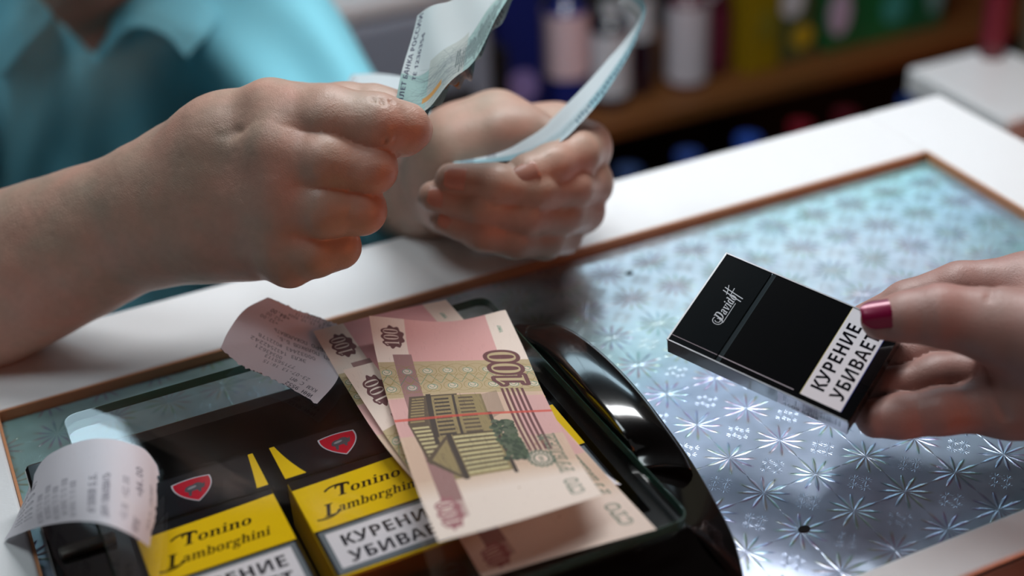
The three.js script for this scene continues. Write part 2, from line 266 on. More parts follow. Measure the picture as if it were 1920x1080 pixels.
  part(t, 'foil', fromWorld(g, t), phys({ map: film, metalness: 0.5, roughness: 0.25, normalMap: nm, normalScale: new THREE.Vector2(1, 1), clearcoat: 0.1, clearcoatRoughness: 0.2 }));
  part(t, 'backing', fromWorld(under, t), std({ color: 0x555555, roughness: 0.8 }));
  const hole = std({ color: 0x050505, roughness: 0.9 });
  for (const [q, s] of [[[0.2761, -0.0058, -0.3544], 0.0022], [[0.3112, -0.0058, -0.5616], 0.0018]]) part(t, 'pin_hole', fromWorld(new THREE.CylinderGeometry(s, s, 0.0006, 9).scale(1.2, 1, 0.85).translate(...q), t), hole, 'small black hole');
}
// ------------------------------------------------------------------ money tray with its glass plate
function loft(sections, nu, closedEnds = true) {   // rings of equal count, smooth along, polygonal round
  const R = sections[0].length, P = [], I = [], U = [];
  for (let i = 0; i <= nu; i++) for (let k = 0; k <= R; k++) { P.push(...cr(sections.map((s) => s[k % R]), i / nu)); U.push(i / nu, k / R); }
  for (let i = 0; i < nu; i++) for (let k = 0; k < R; k++) { const a = i * (R + 1) + k, b = a + 1, c = a + R + 1, d = c + 1; I.push(a, c, d, a, d, b); }
  if (closedEnds) for (const [row, flip] of [[0, 1], [nu, 0]]) for (let k = 1; k < R - 1; k++) { const o = row * (R + 1); flip ? I.push(o, o + k, o + k + 1) : I.push(o, o + k + 1, o + k); }
  const g = new THREE.BufferGeometry(); g.setAttribute('position', new THREE.Float32BufferAttribute(P, 3)); g.setAttribute('uv', new THREE.Float32BufferAttribute(U, 2)); g.setIndex(I); g.computeVertexNormals(); return g;
}
const blackPlastic = phys({ color: 0x0b0a0a, roughness: 0.16, clearcoat: 0.6, clearcoatRoughness: 0.06 });
function planShape(pts, r) {   // x, z outline with rounded corners -> Shape in (x, -z)
  const s = new THREE.Shape(), n = pts.length;
  for (let i = 0; i < n; i++) {
    const p = pts[(i + n - 1) % n], c = pts[i], q = pts[(i + 1) % n], rr = r[i] ?? 0, l1 = Math.hypot(p[0] - c[0], p[1] - c[1]), l2 = Math.hypot(q[0] - c[0], q[1] - c[1]);
    const a = [c[0] + (p[0] - c[0]) * rr / l1, c[1] + (p[1] - c[1]) * rr / l1], b = [c[0] + (q[0] - c[0]) * rr / l2, c[1] + (q[1] - c[1]) * rr / l2];
    i ? s.lineTo(a[0], -a[1]) : s.moveTo(a[0], -a[1]); if (rr) s.quadraticCurveTo(c[0], -c[1], b[0], -b[1]);
  }
  s.closePath(); return s;
}
function slab(shape, y0, y1, bevel = 0) { const g = new THREE.ExtrudeGeometry(shape, { depth: y1 - y0 - 2 * bevel, bevelEnabled: bevel > 0, bevelSize: bevel, bevelThickness: bevel, bevelOffset: -bevel, bevelSegments: 3, curveSegments: 10 }); return g.rotateX(-Math.PI / 2).translate(0, y0 + bevel, 0); }
{
  const t = thing('money_tray', 'glossy black plastic money tray with curved handle and cigarette packs inside', 'tray', [0.11, RECESS, -0.42]);
  const rim = [[0.2272, 0.018, -0.5092], [0.2397, 0.018, -0.5043], [0.2459, 0.018, -0.4892], [0.2492, 0.017, -0.4646], [0.2503, 0.015, -0.4414], [0.2494, 0.013, -0.4171], [0.2475, 0.011, -0.3927], [0.2442, 0.009, -0.3706], [0.2408, 0.006, -0.3518], [0.2352, 0.002, -0.3361], [0.2327, -0.003, -0.3304]];
  const out = [[-0.001, -0.514], ...rim.map((p) => [p[0] - 0.0006, p[2]]), [-0.001, rim[10][2]]];
  const outline = planShape(out, [0.004, 0.003, 0.003, 0.004, 0.005, 0.006, 0.006, 0.006, 0.006, 0.005, 0.004, 0.001, 0.004]);
  const cav = (x0, x1, z0, z1) => planShape([[x0, z0], [x1, z0], [x1, z1], [x0, z1]], [0.003, 0.003, 0.003, 0.003]);
  const ring = cav(-0.001, 0.2215, -0.514, -0.352); ring.holes.push(cav(0.027, 0.2145, -0.507, -0.366));
  part(t, 'tray_base', fromWorld(slab(outline, RECESS + 0.0004, -0.0025), t), blackPlastic);
  part(t, 'tray_wall', fromWorld(slab(ring, -0.0025, 0.0195, 0.0015), t), blackPlastic);
  const inn = [-0.5105, -0.503, -0.487, -0.4615, -0.4365, -0.41, -0.385, -0.3665, -0.357, -0.354, -0.353].map((z) => [0.221, 0.0193, z]);
  const between = (k, dy) => rim.map((p, i) => [inn[i][0] + (p[0] - inn[i][0]) * k, inn[i][1] + (p[1] - inn[i][1]) * k + dy, inn[i][2] + (p[2] - inn[i][2]) * k]);
  part(t, 'side_wing', fromWorld(sheet([inn, between(0.45, 0.0012), between(0.85, 0.0008), rim, rim.map((p) => [p[0] + 0.0003, Math.max(RECESS, p[1] - 0.004), p[2]]), rim.map((p) => [p[0], RECESS, p[2]])], 60, 30), t), blackPlastic, 'sloping black side of the tray');
  part(t, 'front_slope', fromWorld(merged([sheet([[[-0.001, 0.0193, -0.3525], [0.221, 0.0193, -0.3525]], [[-0.001, 0.0109, -0.338], [0.2245, 0.0109, -0.338]], [[-0.001, 0.0025, -0.3235], [rim[9][0], 0.0025, -0.3235]]], 20, 10), span(-0.001, 0.222, RECESS + 0.001, 0.002, -0.352, -0.3236)]), t), blackPlastic, 'sloping black front of the tray');
  // arched handle along the right side
  const H = [[[0.2175, 0.025, -0.4895], [0.2247, 0.024, -0.5012]], [[0.2195, 0.029, -0.4735], [0.2345, 0.028, -0.4903]], [[0.2194, 0.032, -0.4524], [0.238, 0.031, -0.4709]], [[0.2192, 0.0335, -0.4324], [0.2396, 0.032, -0.4458]], [[0.2198, 0.0325, -0.4148], [0.2398, 0.031, -0.4208]], [[0.2207, 0.029, -0.4022], [0.2399, 0.0275, -0.4024]], [[0.2218, 0.0225, -0.3976], [0.2411, 0.022, -0.3895]], [[0.2205, 0.0195, -0.3918], [0.2402, 0.0193, -0.3815]]];
  const sec = H.map(([a, b]) => { const m = (k, dy) => [a[0] + (b[0] - a[0]) * k, a[1] + (b[1] - a[1]) * k + dy, a[2] + (b[2] - a[2]) * k]; return [m(0.02, 0), m(0.12, 0.0012), m(0.5, 0.0022), m(0.85, 0.0012), m(0.97, -0.0004), m(1, -0.003), [b[0] - 0.002, 0.010, b[2]], [a[0], 0.012, a[2]], m(0, -0.0015)]; });
  part(t, 'handle', fromWorld(loft(sec, 60), t), blackPlastic, 'arched glossy black handle');
  part(t, 'latch', fromWorld(span(0.243, 0.2505, 0.004, 0.011, -0.418, -0.407, 0.002), t), blackPlastic);
  part(t, 'corner_clip', fromWorld(span(0.003, 0.024, 0.0195, 0.0225, -0.452, -0.447, 0.001), t), std({ color: 0x5c5c58, roughness: 0.35, metalness: 0.6 }));
}
{
  const t = thing('glass_plate', 'clear glass plate lying over the black tray under the banknotes', 'glass plate', [0.12, 0.0225, -0.44]);
  const sh = planShape([[0.019, -0.5303], [0.2165, -0.5303], [0.2205, -0.3503], [0.019, -0.3503]], [0.007, 0.007, 0.007, 0.007]);
  part(t, 'plate', fromWorld(slab(sh, 0.0225, 0.0268, 0.0004), t), phys({ color: 0xffffff, transmission: 1, thickness: 0, roughness: 0.02, ior: 1.5, side: THREE.DoubleSide }));
  const rim = sh.clone(); rim.holes.push(planShape([[0.0194, -0.5299], [0.2161, -0.5299], [0.2201, -0.3507], [0.0194, -0.3507]], [0.007, 0.007, 0.007, 0.007]));
  part(t, 'polished_edge', fromWorld(slab(rim, 0.0226, 0.0266), t), phys({ color: 0x4d7a68, transmission: 0.75, thickness: 0, roughness: 0.15 }), 'greenish polished glass edge');
}
// ------------------------------------------------------------------ cigarette packs under the glass
function script(x, text, px, py, size, slant = -0.28, w = 1) { x.save(); x.translate(px, py); x.transform(w, 0, slant, 1, 0, 0); x.font = `bold ${size}px serif`; x.fillText(text, 0, 0); x.restore(); }
const YEL = '#e8bf10';
const lidTex = canvasTex(666, 300, (x, w, h) => {
  x.fillStyle = '#16151a'; x.fillRect(0, 0, w, h);
  x.fillStyle = YEL;
  x.beginPath(); x.moveTo(0, 0); x.lineTo(26, 0); x.quadraticCurveTo(52, 150, 108, h - 24); x.lineTo(0, h - 24); x.fill();
  x.beginPath(); x.moveTo(w, 0); x.lineTo(w - 26, 0); x.quadraticCurveTo(w - 40, 150, w - 58, h - 24); x.lineTo(w, h - 24); x.fill();
  x.fillStyle = '#0b0a0b'; x.fillRect(0, h - 24, w, 24);
  x.save(); x.translate(w * 0.5, 132);      // red shield with a charging bull
  const shield = () => { x.beginPath(); x.moveTo(-96, -74); x.quadraticCurveTo(0, -98, 96, -74); x.quadraticCurveTo(112, 20, 0, 104); x.quadraticCurveTo(-112, 20, -96, -74); x.closePath(); };
  shield(); x.fillStyle = '#b8b6bd'; x.fill(); x.scale(0.92, 0.92); shield(); x.fillStyle = '#b5132b'; x.fill();
  x.fillStyle = '#4b4a50'; x.beginPath(); x.moveTo(-50, 6); x.quadraticCurveTo(-46, -40, 0, -34); x.quadraticCurveTo(34, -58, 54, -22); x.lineTo(66, -34); x.lineTo(60, -6); x.quadraticCurveTo(58, 14, 38, 12); x.lineTo(30, 40); x.lineTo(20, 38); x.lineTo(16, 16); x.lineTo(-14, 18); x.lineTo(-26, 54); x.lineTo(-38, 50); x.lineTo(-34, 18); x.closePath(); x.fill();
  x.fillStyle = '#8b8a90'; x.beginPath(); x.ellipse(-8, -14, 26, 9, -0.2, 0, 7); x.fill(); x.restore();
});
const frontTex = canvasTex(666, 756, (x, w, h) => {
  x.fillStyle = YEL; x.fillRect(0, 0, w, h);
  x.fillStyle = '#121115'; x.beginPath(); x.moveTo(0, 0); x.lineTo(w, 0); x.lineTo(w, 42); x.quadraticCurveTo(w * 0.6, 62, 0, 70); x.fill();
  x.fillStyle = '#17120c';
  script(x, 'T', 170, 210, 110, -0.3, 1.1); script(x, 'onino', 250, 206, 84, -0.3, 1.08);
  x.lineWidth = 12; x.strokeStyle = '#17120c'; x.lineCap = 'round'; x.beginPath(); x.moveTo(142, 148); x.quadraticCurveTo(180, 112, 260, 132); x.stroke();
  script(x, 'L', 76, 330, 122, -0.3, 1.0); script(x, 'amborghini', 150, 322, 80, -0.3, 0.88);
  x.beginPath(); x.moveTo(46, 336); x.quadraticCurveTo(100, 352, 150, 322); x.stroke();
  x.fillStyle = '#15151a'; x.fillRect(0, 408, w, h - 408);
  x.fillStyle = YEL; x.fillRect(0, h - 12, w, 12);
  x.fillStyle = '#6f767c'; x.fillRect(14, 424, w - 28, h - 442);
  x.fillStyle = '#e2dde2'; x.fillRect(40, 446, w - 80, h - 500);
  x.fillStyle = '#23232b'; x.textAlign = 'center'; x.font = 'bold 112px sans-serif'; x.fillText('КУРЕНИЕ', w / 2 + 6, 564, 520); x.fillText('УБИВАЕТ', w / 2 + 6, 682, 510);
});
const foilWrap = { clearcoat: 0.7, clearcoatRoughness: 0.05, roughness: 0.2, specularIntensity: 0.2 };
const yellowCard = phys({ color: 0xc9a615, ...foilWrap }), amberCard = phys({ color: 0xb8701c, ...foilWrap }), lidCard = phys({ color: 0x121115, ...foilWrap }), lidPrint = phys({ map: lidTex, ...foilWrap }), frontPrint = phys({ map: frontTex, ...foilWrap });
function flat(w, l) { return new THREE.PlaneGeometry(w, l).rotateX(-Math.PI / 2); }
[[0.0585, 'yellow and black cigarette pack under the glass, partly covered by the curled receipt'], [0.1205, 'yellow and black cigarette pack under the glass beside the pink banknotes'], [0.1825, 'yellow cigarette pack under the glass hidden below the pink banknotes']].forEach(([x, label]) => {
  const W = 0.0555, L = 0.088, T = 0.022, y0 = -0.0024, t = thing('cigarette_pack', label, 'cigarette pack', [x, y0, -0.432], 'packs in the tray');
  part(t, 'box', box(W, T, L - 0.0255, 0, T / 2, 0.01275, 0.0008), yellowCard);
  part(t, 'lid', box(W, T, 0.025, 0, T / 2, -L / 2 + 0.0125, 0.0008), lidCard);
  part(t, 'lid_print', flat(W - 0.0006, 0.0246).translate(0, T + 0.0001, -L / 2 + 0.0125), lidPrint, 'black lid print with red shield emblem');
  part(t, 'front_print', flat(W - 0.0006, L - 0.026).translate(0, T + 0.0001, 0.01275), frontPrint, 'yellow front print with warning panel');
  part(t, 'end_flap', box(W - 0.001, T - 0.001, 0.0004, 0, T / 2, L / 2 + 0.0001), amberCard);
});
// ------------------------------------------------------------------ the black pack in the customer's hand
{
  const W = 0.0512, L = 0.0818, T = 0.009, t = thing('cigarette_pack', 'slim black cigarette pack with white warning panel held out by the customer', 'cigarette pack', [0.2533, 0.0514, -0.4255]);
  t.quaternion.setFromRotationMatrix(new THREE.Matrix4().makeBasis(new THREE.Vector3(0.8291, 0.3464, -0.4388), new THREE.Vector3(-0.2281, 0.9262, 0.3003), new THREE.Vector3(0.5104, -0.1489, 0.847)));
  const card = phys({ color: 0x0a0c0e, ...foilWrap }), silver = phys({ color: 0xb4b4b8, metalness: 0.8, roughness: 0.3, clearcoat: 1, clearcoatRoughness: 0.05 });
  const k = 16;   // pixels per mm
  const lid = canvasTex(816, 352, (x, w, h) => {
    x.fillStyle = '#0b1013'; x.fillRect(0, 0, w, h); x.fillStyle = '#c3c6cc'; x.strokeStyle = '#c3c6cc';
    x.save(); x.translate(296, 246); x.scale(0.9, 1);
    script(x, 'D', 0, 0, 96, -0.3, 0.8); script(x, 'avido', 62, 0, 84, -0.3, 0.8); x.lineCap = 'round'; x.lineWidth = 9;
    for (const o of [0, 30]) { x.beginPath(); x.moveTo(262 + o, -112); x.quadraticCurveTo(248 + o, -60, 230 + o, 34); x.stroke(); }
    x.lineWidth = 6; x.beginPath(); x.moveTo(236, -50); x.lineTo(316, -54); x.stroke(); x.beginPath(); x.moveTo(240, -78); x.quadraticCurveTo(280, -84, 322, -100); x.stroke();
    x.beginPath(); x.arc(-6, -26, 34, 0.2, 5.2); x.stroke(); x.beginPath(); x.arc(-4, -26, 18, -0.6, 4.2); x.stroke(); x.lineWidth = 5; x.beginPath(); x.moveTo(-4, 14); x.lineTo(196, 12); x.stroke();
    x.restore();
    x.fillStyle = '#9a8f96'; x.fillRect(44, 0, 5, h);
  });
  const face = canvasTex(816, 952, (x, w, h) => {
    x.fillStyle = '#08090b'; x.fillRect(0, 0, w, h);
    x.fillStyle = '#2a3236'; x.fillRect(0, 0, w, 26); x.fillStyle = '#3f484c'; x.fillRect(0, 26, w, 3);
    x.fillStyle = '#b9b0b8'; x.fillRect(44, 0, 6, 545);
    const y0 = 590, y1 = 880; x.fillStyle = '#dfdce2'; x.fillRect(40, y0, w - 40, y1 - y0); x.fillStyle = '#1f2f8c'; x.fillRect(40, y1 - 4, w - 40, 4); x.fillStyle = '#c4b46a'; x.fillRect(40, y0, w - 40, 3);
    x.fillStyle = '#0a0a12'; x.font = 'bold 132px sans-serif'; x.fillText('КУРЕНИЕ', 110, y0 + 128, 610); x.fillText('УБИВАЕТ', 110, y0 + 264, 600);
  });
  const side = canvasTex(1300, 144, (x, w, h) => {
    x.fillStyle = '#8f9394'; x.fillRect(0, 0, w, h); const r = rng(8);
    x.fillStyle = '#cfc6cc'; x.fillRect(810, 0, w - 810, h); x.fillStyle = '#2c2c34';
    for (let i = 0, p = 850; p < 1250; i++) { const a = 2 + Math.floor(r() * 6); if (i % 2) x.fillRect(p, 14, a, 74); p += a + 2; }
    x.font = 'bold 54px sans-serif'; x.fillText('4609 6494', 850, 134, 400);
  });
  part(t, 'box', box(W, T, L - 0.0224, W / 2, -T / 2, 0.0222 + (L - 0.0224) / 2, 0.0006), card);
  part(t, 'lid', box(W, T, 0.022, W / 2, -T / 2, 0.011, 0.0006), card);
  part(t, 'lid_print', flat(W - 0.001, 0.0216).translate(W / 2, 0.0001, 0.011), phys({ map: lid, ...foilWrap }), 'black lid print with silver script lettering');
  part(t, 'front_print', flat(W - 0.001, L - 0.0228).translate(W / 2, 0.0001, 0.0222 + (L - 0.0224) / 2), phys({ map: face, ...foilWrap }), 'black front print with white warning panel');
  part(t, 'side_print', new THREE.PlaneGeometry(L - 0.0006, T - 0.0006).rotateY(-Math.PI / 2).translate(-0.0001, -T / 2, L / 2), phys({ map: side, metalness: 0.45, roughness: 0.3, clearcoat: 1, clearcoatRoughness: 0.06 }), 'silver side with barcode');
  part(t, 'silver_edge', merged([box(W, 0.0005, 0.0007, W / 2, 0.0001, 0.0002), box(0.0006, 0.0005, L, W - 0.0002, 0.0001, L / 2), box(0.0005, 0.0005, L * 0.98, 0.0002, 0.0001, L / 2)]), silver);
}
// ------------------------------------------------------------------ banknotes
const MM = 12;
function bank(x, w, h, o) {   // 150 x 65 mm, left end first; o holds the tints
  const m = (v) => v * MM, r = rng(o.seed ?? 3); x.fillStyle = o.paper; x.fillRect(0, 0, w, h);
  const Y = (v) => h - v * MM;      // v in mm from the bottom edge
  x.fillStyle = o.mid; x.fillRect(m(34), 0, m(52), h); for (let i = 0; i < 16; i++) { x.globalAlpha = i / 16; x.fillRect(m(22 + i * 0.75), 0, m(0.76), h); } x.globalAlpha = 1;
  x.fillStyle = o.end; x.fillRect(m(112), Y(51), m(38), m(39)); x.fillStyle = o.wash; x.fillRect(m(58), 0, m(26), Y(44)); x.fillRect(m(52), Y(14), m(30), m(14));
  x.fillStyle = o.belt; x.fillRect(m(85), 0, m(27), h);
  x.fillStyle = o.band; x.fillRect(m(20), Y(58), m(98), m(8)); x.globalAlpha = 0.5; x.fillRect(m(10), Y(58), m(10), m(8)); x.globalAlpha = 1;
  // fine lines
  x.globalAlpha = 0.35; x.strokeStyle = o.fine; x.lineWidth = 1; for (let i = 34; i < 112; i += 0.45) { x.beginPath(); for (let v = 0; v <= 65; v += 2) { const q = m(i + 0.35 * Math.sin(v * 0.9)); v ? x.lineTo(q, Y(v)) : x.moveTo(q, Y(v)); } x.stroke(); } x.globalAlpha = 1;
  // guilloche belt: two rows of rings with knots
  for (const u of [91.5, 104]) for (let v = 2; v < 64; v += 8.6) {
    x.strokeStyle = o.g1; x.lineWidth = 2; x.beginPath(); x.arc(m(u), Y(v), m(3.8), 0, 7); x.stroke(); x.beginPath(); x.arc(m(u + 0.6), Y(v + 4.3), m(4.8), 0, 7); x.stroke();
    x.fillStyle = o.paper; x.globalAlpha = 0.6; x.beginPath(); x.arc(m(u), Y(v), m(2.2), 0, 7); x.fill(); x.globalAlpha = 1; x.strokeStyle = o.g2; x.lineWidth = 3; x.beginPath(); x.arc(m(u), Y(v), m(2), 0, 7); x.stroke(); x.beginPath(); x.arc(m(u + 0.5), Y(v), m(1.1), 0, 5); x.stroke();
  }
  x.strokeStyle = o.g2; x.lineWidth = 2; for (const s of [-1, 1]) { x.strokeStyle = s > 0 ? o.g2 : o.g1; x.beginPath(); for (let v = 0; v <= 65; v += 0.5) x.lineTo(m(97.8 + s * 2.6 * Math.asin(Math.sin(v * 0.73))), Y(v)); x.stroke(); }
  // engraved building: portico with columns in front, long wing and attic behind, trees at its foot
  const Q = (pts, c) => { x.fillStyle = c; x.beginPath(); pts.forEach(([u, v]) => x.lineTo(m(u), Y(v))); x.closePath(); x.fill(); };
  const lerpQ = (a, b, t) => [a[0] + (b[0] - a[0]) * t, a[1] + (b[1] - a[1]) * t];
  const bars = (a, b, c, d, n, w, col) => { for (let i = 0; i < n; i++) { const t0 = (i + 0.5 - w / 2) / n, t1 = (i + 0.5 + w / 2) / n; Q([lerpQ(a, b, t0), lerpQ(a, b, t1), lerpQ(d, c, t1), lerpQ(d, c, t0)], col); } };
  Q([[42, 57], [66, 60], [85, 56], [85, 36], [60, 40], [40, 48]], o.b3);                              // dark side wing
  bars([45, 56], [64, 59], [64, 52], [45, 50], 8, 0.5, o.b4); bars([66, 59], [84, 55], [84, 50], [66, 53], 9, 0.5, o.b2);
  Q([[54, 50], [84, 47], [84, 26], [54, 26]], o.b2); bars([56, 49], [83, 46], [83, 40], [56, 42], 10, 0.45, o.b1); bars([56, 38], [83, 36], [83, 30], [56, 31], 10, 0.45, o.b3);
  Q([[52, 52], [86, 49], [86, 47], [52, 49.5]], o.b1); Q([[56, 40.4], [84, 38.4], [84, 37.4], [56, 39.2]], o.b1);
  Q([[32, 50], [56, 50], [56, 24], [32, 26]], o.b2);                                                   // portico
  Q([[31, 46], [44, 58], [57, 46]], o.b3); Q([[34, 47], [44, 55.5], [54, 47]], o.b2);
  bars([33, 44], [56, 44], [56, 27], [33, 28], 9, 0.55, o.b4); bars([34.6, 44], [57.6, 44], [57.6, 27], [34.6, 28], 9, 0.3, o.b1);
  Q([[31, 46.4], [58, 46.4], [58, 44.4], [31, 44.4]], o.b1); Q([[30, 27], [70, 26], [70, 24.6], [30, 25.4]], o.b1);
  x.strokeStyle = o.b1; x.globalAlpha = 0.45; x.lineWidth = 1.4; for (let i = 0; i < 260; i++) { const a = 32 + r() * 50, b = 26 + r() * 28; x.beginPath(); x.moveTo(m(a), Y(b)); x.lineTo(m(a + 1 + r() * 3), Y(b + 0.3)); x.stroke(); } x.globalAlpha = 1;
  for (let i = 0; i < 420; i++) { x.fillStyle = [o.t1, o.t2, o.t3][Math.floor(r() * 3)]; x.beginPath(); x.arc(m(38 + r() * 25), Y(18.5 + r() * 9 * (0.6 + 0.4 * Math.sin(i))), m(0.4 + r() * 1.0), 0, 7); x.fill(); }
  x.strokeStyle = o.b1; x.globalAlpha = 0.5; x.lineWidth = 2; for (let i = 0; i < 46; i++) { x.beginPath(); x.moveTo(m(64 + i * 0.42), Y(27)); x.lineTo(m(70 + i * 0.36), Y(19)); x.stroke(); } x.globalAlpha = 1;
  // numerals
  const num = (s, u, v, size, ow, fill, edge) => { x.font = `bold ${m(size)}px serif`; x.lineJoin = 'round'; x.strokeStyle = edge; x.lineWidth = ow; x.strokeText(s, m(u), Y(v)); x.fillStyle = fill; x.fillText(s, m(u), Y(v)); x.strokeStyle = edge; x.lineWidth = 5; x.strokeText(s, m(u), Y(v)); };
  const crest = (u, v, c) => { x.fillStyle = c; x.beginPath(); for (let i = 0; i <= 60; i++) { const a = i / 60 * 2 * Math.PI, q = 1 + 0.1 * Math.sin(a * 9); x.lineTo(m(u + 9.5 * q * Math.cos(a)), Y(v + 4.6 * q * Math.sin(a))); } x.fill(); };
  crest(133, 56.5, o.num); num(o.value, 133 - (o.value.length * 2.6), 54, 9, 18, o.paper, o.num); crest(14, 56.5, o.num2); num(o.value, 14 - (o.value.length * 2.6), 54, 9, 18, o.paper, o.num2);
  num(o.value, 90, 5, 17.5, 40, o.belt, o.num); num(o.value, 90, 5, 17.5, 14, o.belt, o.num);
  // five bars with a rosette at their end, value in words along the lower edge
  x.fillStyle = o.num; for (let i = 0; i < 5; i++) x.fillRect(m(42), Y(17 - i * 2.1), m(46), m(1.1));
  x.fillStyle = o.paper; x.globalAlpha = 0.55; x.beginPath(); x.arc(m(36.5), Y(14), m(5), 0, 7); x.fill(); x.globalAlpha = 1;
  x.strokeStyle = o.ros; x.lineWidth = 9; x.beginPath(); for (let i = 0; i <= 120; i++) { const a = i / 120 * 2 * Math.PI; x.lineTo(m(36.5 + (5 + 0.5 * Math.sin(a * 16)) * Math.cos(a)), Y(14 + (5 + 0.5 * Math.sin(a * 16)) * Math.sin(a))); } x.stroke(); x.beginPath(); x.ellipse(m(36.5), Y(14), m(3), m(3), 0, 0, 7); x.stroke(); x.lineWidth = 3; x.beginPath(); x.ellipse(m(36.5), Y(14), m(4), m(4), 0, 0, 7); x.stroke();
  x.font = `bold ${m(2.4)}px sans-serif`; x.fillStyle = o.ros; x.fillText(o.value, m(34.2), Y(13.2));
  x.lineWidth = 5; x.strokeStyle = o.ros; x.font = `bold ${m(7.4)}px serif`; x.strokeText('СТО', m(6), Y(5), m(14)); x.strokeText('РУБЛЕЙ', m(25), Y(4), m(27));
  x.fillStyle = '#2d7a5e'; x.font = `bold ${m(2.6)}px sans-serif`; x.fillText('1997', m(134), Y(6));
  if (o.line) { x.fillStyle = 'rgba(210,72,56,0.75)'; x.fillRect(m(o.line), 0, 20, h); }
  x.fillStyle = 'rgba(150,110,80,0.45)'; for (const [u, v, s] of [[47, 10, 1.4], [46, 13, 0.9], [20, 28, 0.6]]) { x.beginPath(); x.ellipse(m(u), Y(v), m(s), m(s * 0.6), 0.6, 0, 7); x.fill(); }
  x.globalAlpha = 0.07; for (let i = 0; i < 900; i++) { x.fillStyle = r() < 0.5 ? '#5a3a30' : '#ffffff'; x.fillRect(r() * w, r() * h, 2 + r() * 40, 1 + r() * 3); } x.globalAlpha = 1;
}
const pinkInk = { value: '100', paper: '#efdccf', end: '#dfa8a4', mid: '#d6b79f', wash: '#d9a9a4', belt: '#c0ab83', band: '#9d7470', fine: '#9a6b66', g1: '#8f7f3c', g2: '#3f7f63', b1: '#3f3026', b2: '#978358', b3: '#5c4a36', b4: '#c9bb8b', t1: '#33402c', t2: '#47553a', t3: '#59604a', num: '#6a3b3c', num2: '#a4686c', ros: '#5d6b58', line: 68, seed: 3 };
function noteMat(tex) { return phys({ map: tex, roughness: 0.75, transmission: 0.12, thickness: 0, side: THREE.DoubleSide }); }
const pinkA = noteMat(canvasTex(150 * MM, 65 * MM, (x, w, h) => bank(x, w, h, pinkInk)));
const pinkB = noteMat(canvasTex(150 * MM, 65 * MM, (x, w, h) => bank(x, w, h, { ...pinkInk, line: 0, seed: 9, paper: '#e8d2c4', end: '#dd9f9f' })));
// rows run from the lower long edge (v = 0) to the upper long edge, points from the left end (u = 0) to the right end
solo('banknote', sheet([
  [[0.1891, 0.041, -0.3619], [0.1932, 0.036, -0.3879], [0.2001, 0.031, -0.4216], [0.206, 0.029, -0.4502], [0.2118, 0.029, -0.4777], [0.2169, 0.031, -0.5081]],
  [[0.1542, 0.046, -0.3583], [0.1625, 0.038, -0.3936], [0.1701, 0.031, -0.4339], [0.177, 0.0285, -0.4656], [0.1829, 0.0285, -0.4921], [0.19, 0.03, -0.5136]],
  [[0.1234, 0.047, -0.3604], [0.1299, 0.04, -0.3977], [0.1385, 0.034, -0.4405], [0.145, 0.032, -0.4732], [0.1509, 0.034, -0.5006], [0.1559, 0.04, -0.5206]]], 60, 24), pinkA, 'pink hundred rouble banknote lying on top of the fan', 'banknote', 'banknotes on the glass');
solo('banknote', sheet([
  [[0.204, 0.029, -0.348], [0.2025, 0.028, -0.4], [0.2015, 0.0278, -0.45], [0.2, 0.0278, -0.498]],
  [[0.172, 0.0285, -0.352], [0.1705, 0.028, -0.402], [0.1695, 0.0278, -0.452], [0.168, 0.0278, -0.5015]],
  [[0.1367, 0.0285, -0.3548], [0.1379, 0.028, -0.387], [0.1358, 0.0284, -0.4384], [0.1348, 0.031, -0.4986]]], 40, 16), pinkB, 'pink hundred rouble banknote under the top note, its front end sticking out towards the customer', 'banknote', 'banknotes on the glass');
solo('banknote', sheet([
  [[0.2035, 0.0273, -0.386], [0.202, 0.0273, -0.436], [0.2, 0.0273, -0.486], [0.1982, 0.0275, -0.5348]],
  [[0.171, 0.0273, -0.388], [0.17, 0.0273, -0.438], [0.169, 0.0273, -0.488], [0.1671, 0.0278, -0.5379]],
  [[0.139, 0.0273, -0.391], [0.1333, 0.0273, -0.4453], [0.133, 0.0275, -0.4899], [0.1331, 0.031, -0.5344]]], 40, 16), pinkB, 'pink hundred rouble banknote lowest in the fan, back edge nearest the white frame', 'banknote', 'banknotes on the glass');
// ------------------------------------------------------------------ receipts
const receiptTex = (lines, seed, o = {}) => canvasTex(800, 800, (x, w, h) => {
  const r = rng(seed); x.fillStyle = o.paper ?? '#d9cdd3'; x.fillRect(0, 0, w, h); x.fillStyle = o.ink ?? '#4a4550';
  lines.forEach(([t, px, py, s, b]) => { x.font = `${b ? 'bold ' : ''}${s}px monospace`; x.fillText(t, px, py); });
  x.globalAlpha = 0.08; for (let i = 0; i < 200; i++) { x.fillStyle = r() < 0.5 ? '#fff' : '#867'; x.fillRect(r() * w, r() * h, 4 + r() * 60, 2); } x.globalAlpha = 1;
});
const paperMat = (m) => phys({ map: m, roughness: 0.8, transmission: 0.15, thickness: 0, side: THREE.DoubleSide });
const rc1 = receiptTex([['ИНН 9552', 60, 60, 44, 1], ['ККМ С ФП', 60, 115, 44], ['23-07-13 16:15', 160, 170, 44], ['771565113', 300, 225, 46], ['00343621', 420, 270, 46], ['ЭКЛЗ 1432542242', 250, 325, 48], ['00032443 #022178', 180, 385, 48], ['ИП ПОЛЯКОВ Б.Б.', 60, 450, 48], ['ДОБРО ПОЖАЛОВАТЬ', 60, 510, 48], ['=32.00', 500, 580, 48], ['=52.00', 470, 630, 48], ['=84.00', 430, 685, 56, 1], ['07-13 15:10 0004', 60, 720, 42], ['ЭКЛ 771565113', 80, 760, 42], ['00034362', 100, 795, 42]], 4);
const torn = (amp, s) => (u, v) => [u, v < 0.02 ? amp * noise3(u * 34, s, 1) : v > 0.98 ? 1 - amp * noise3(u * 40, s, 5) : v];
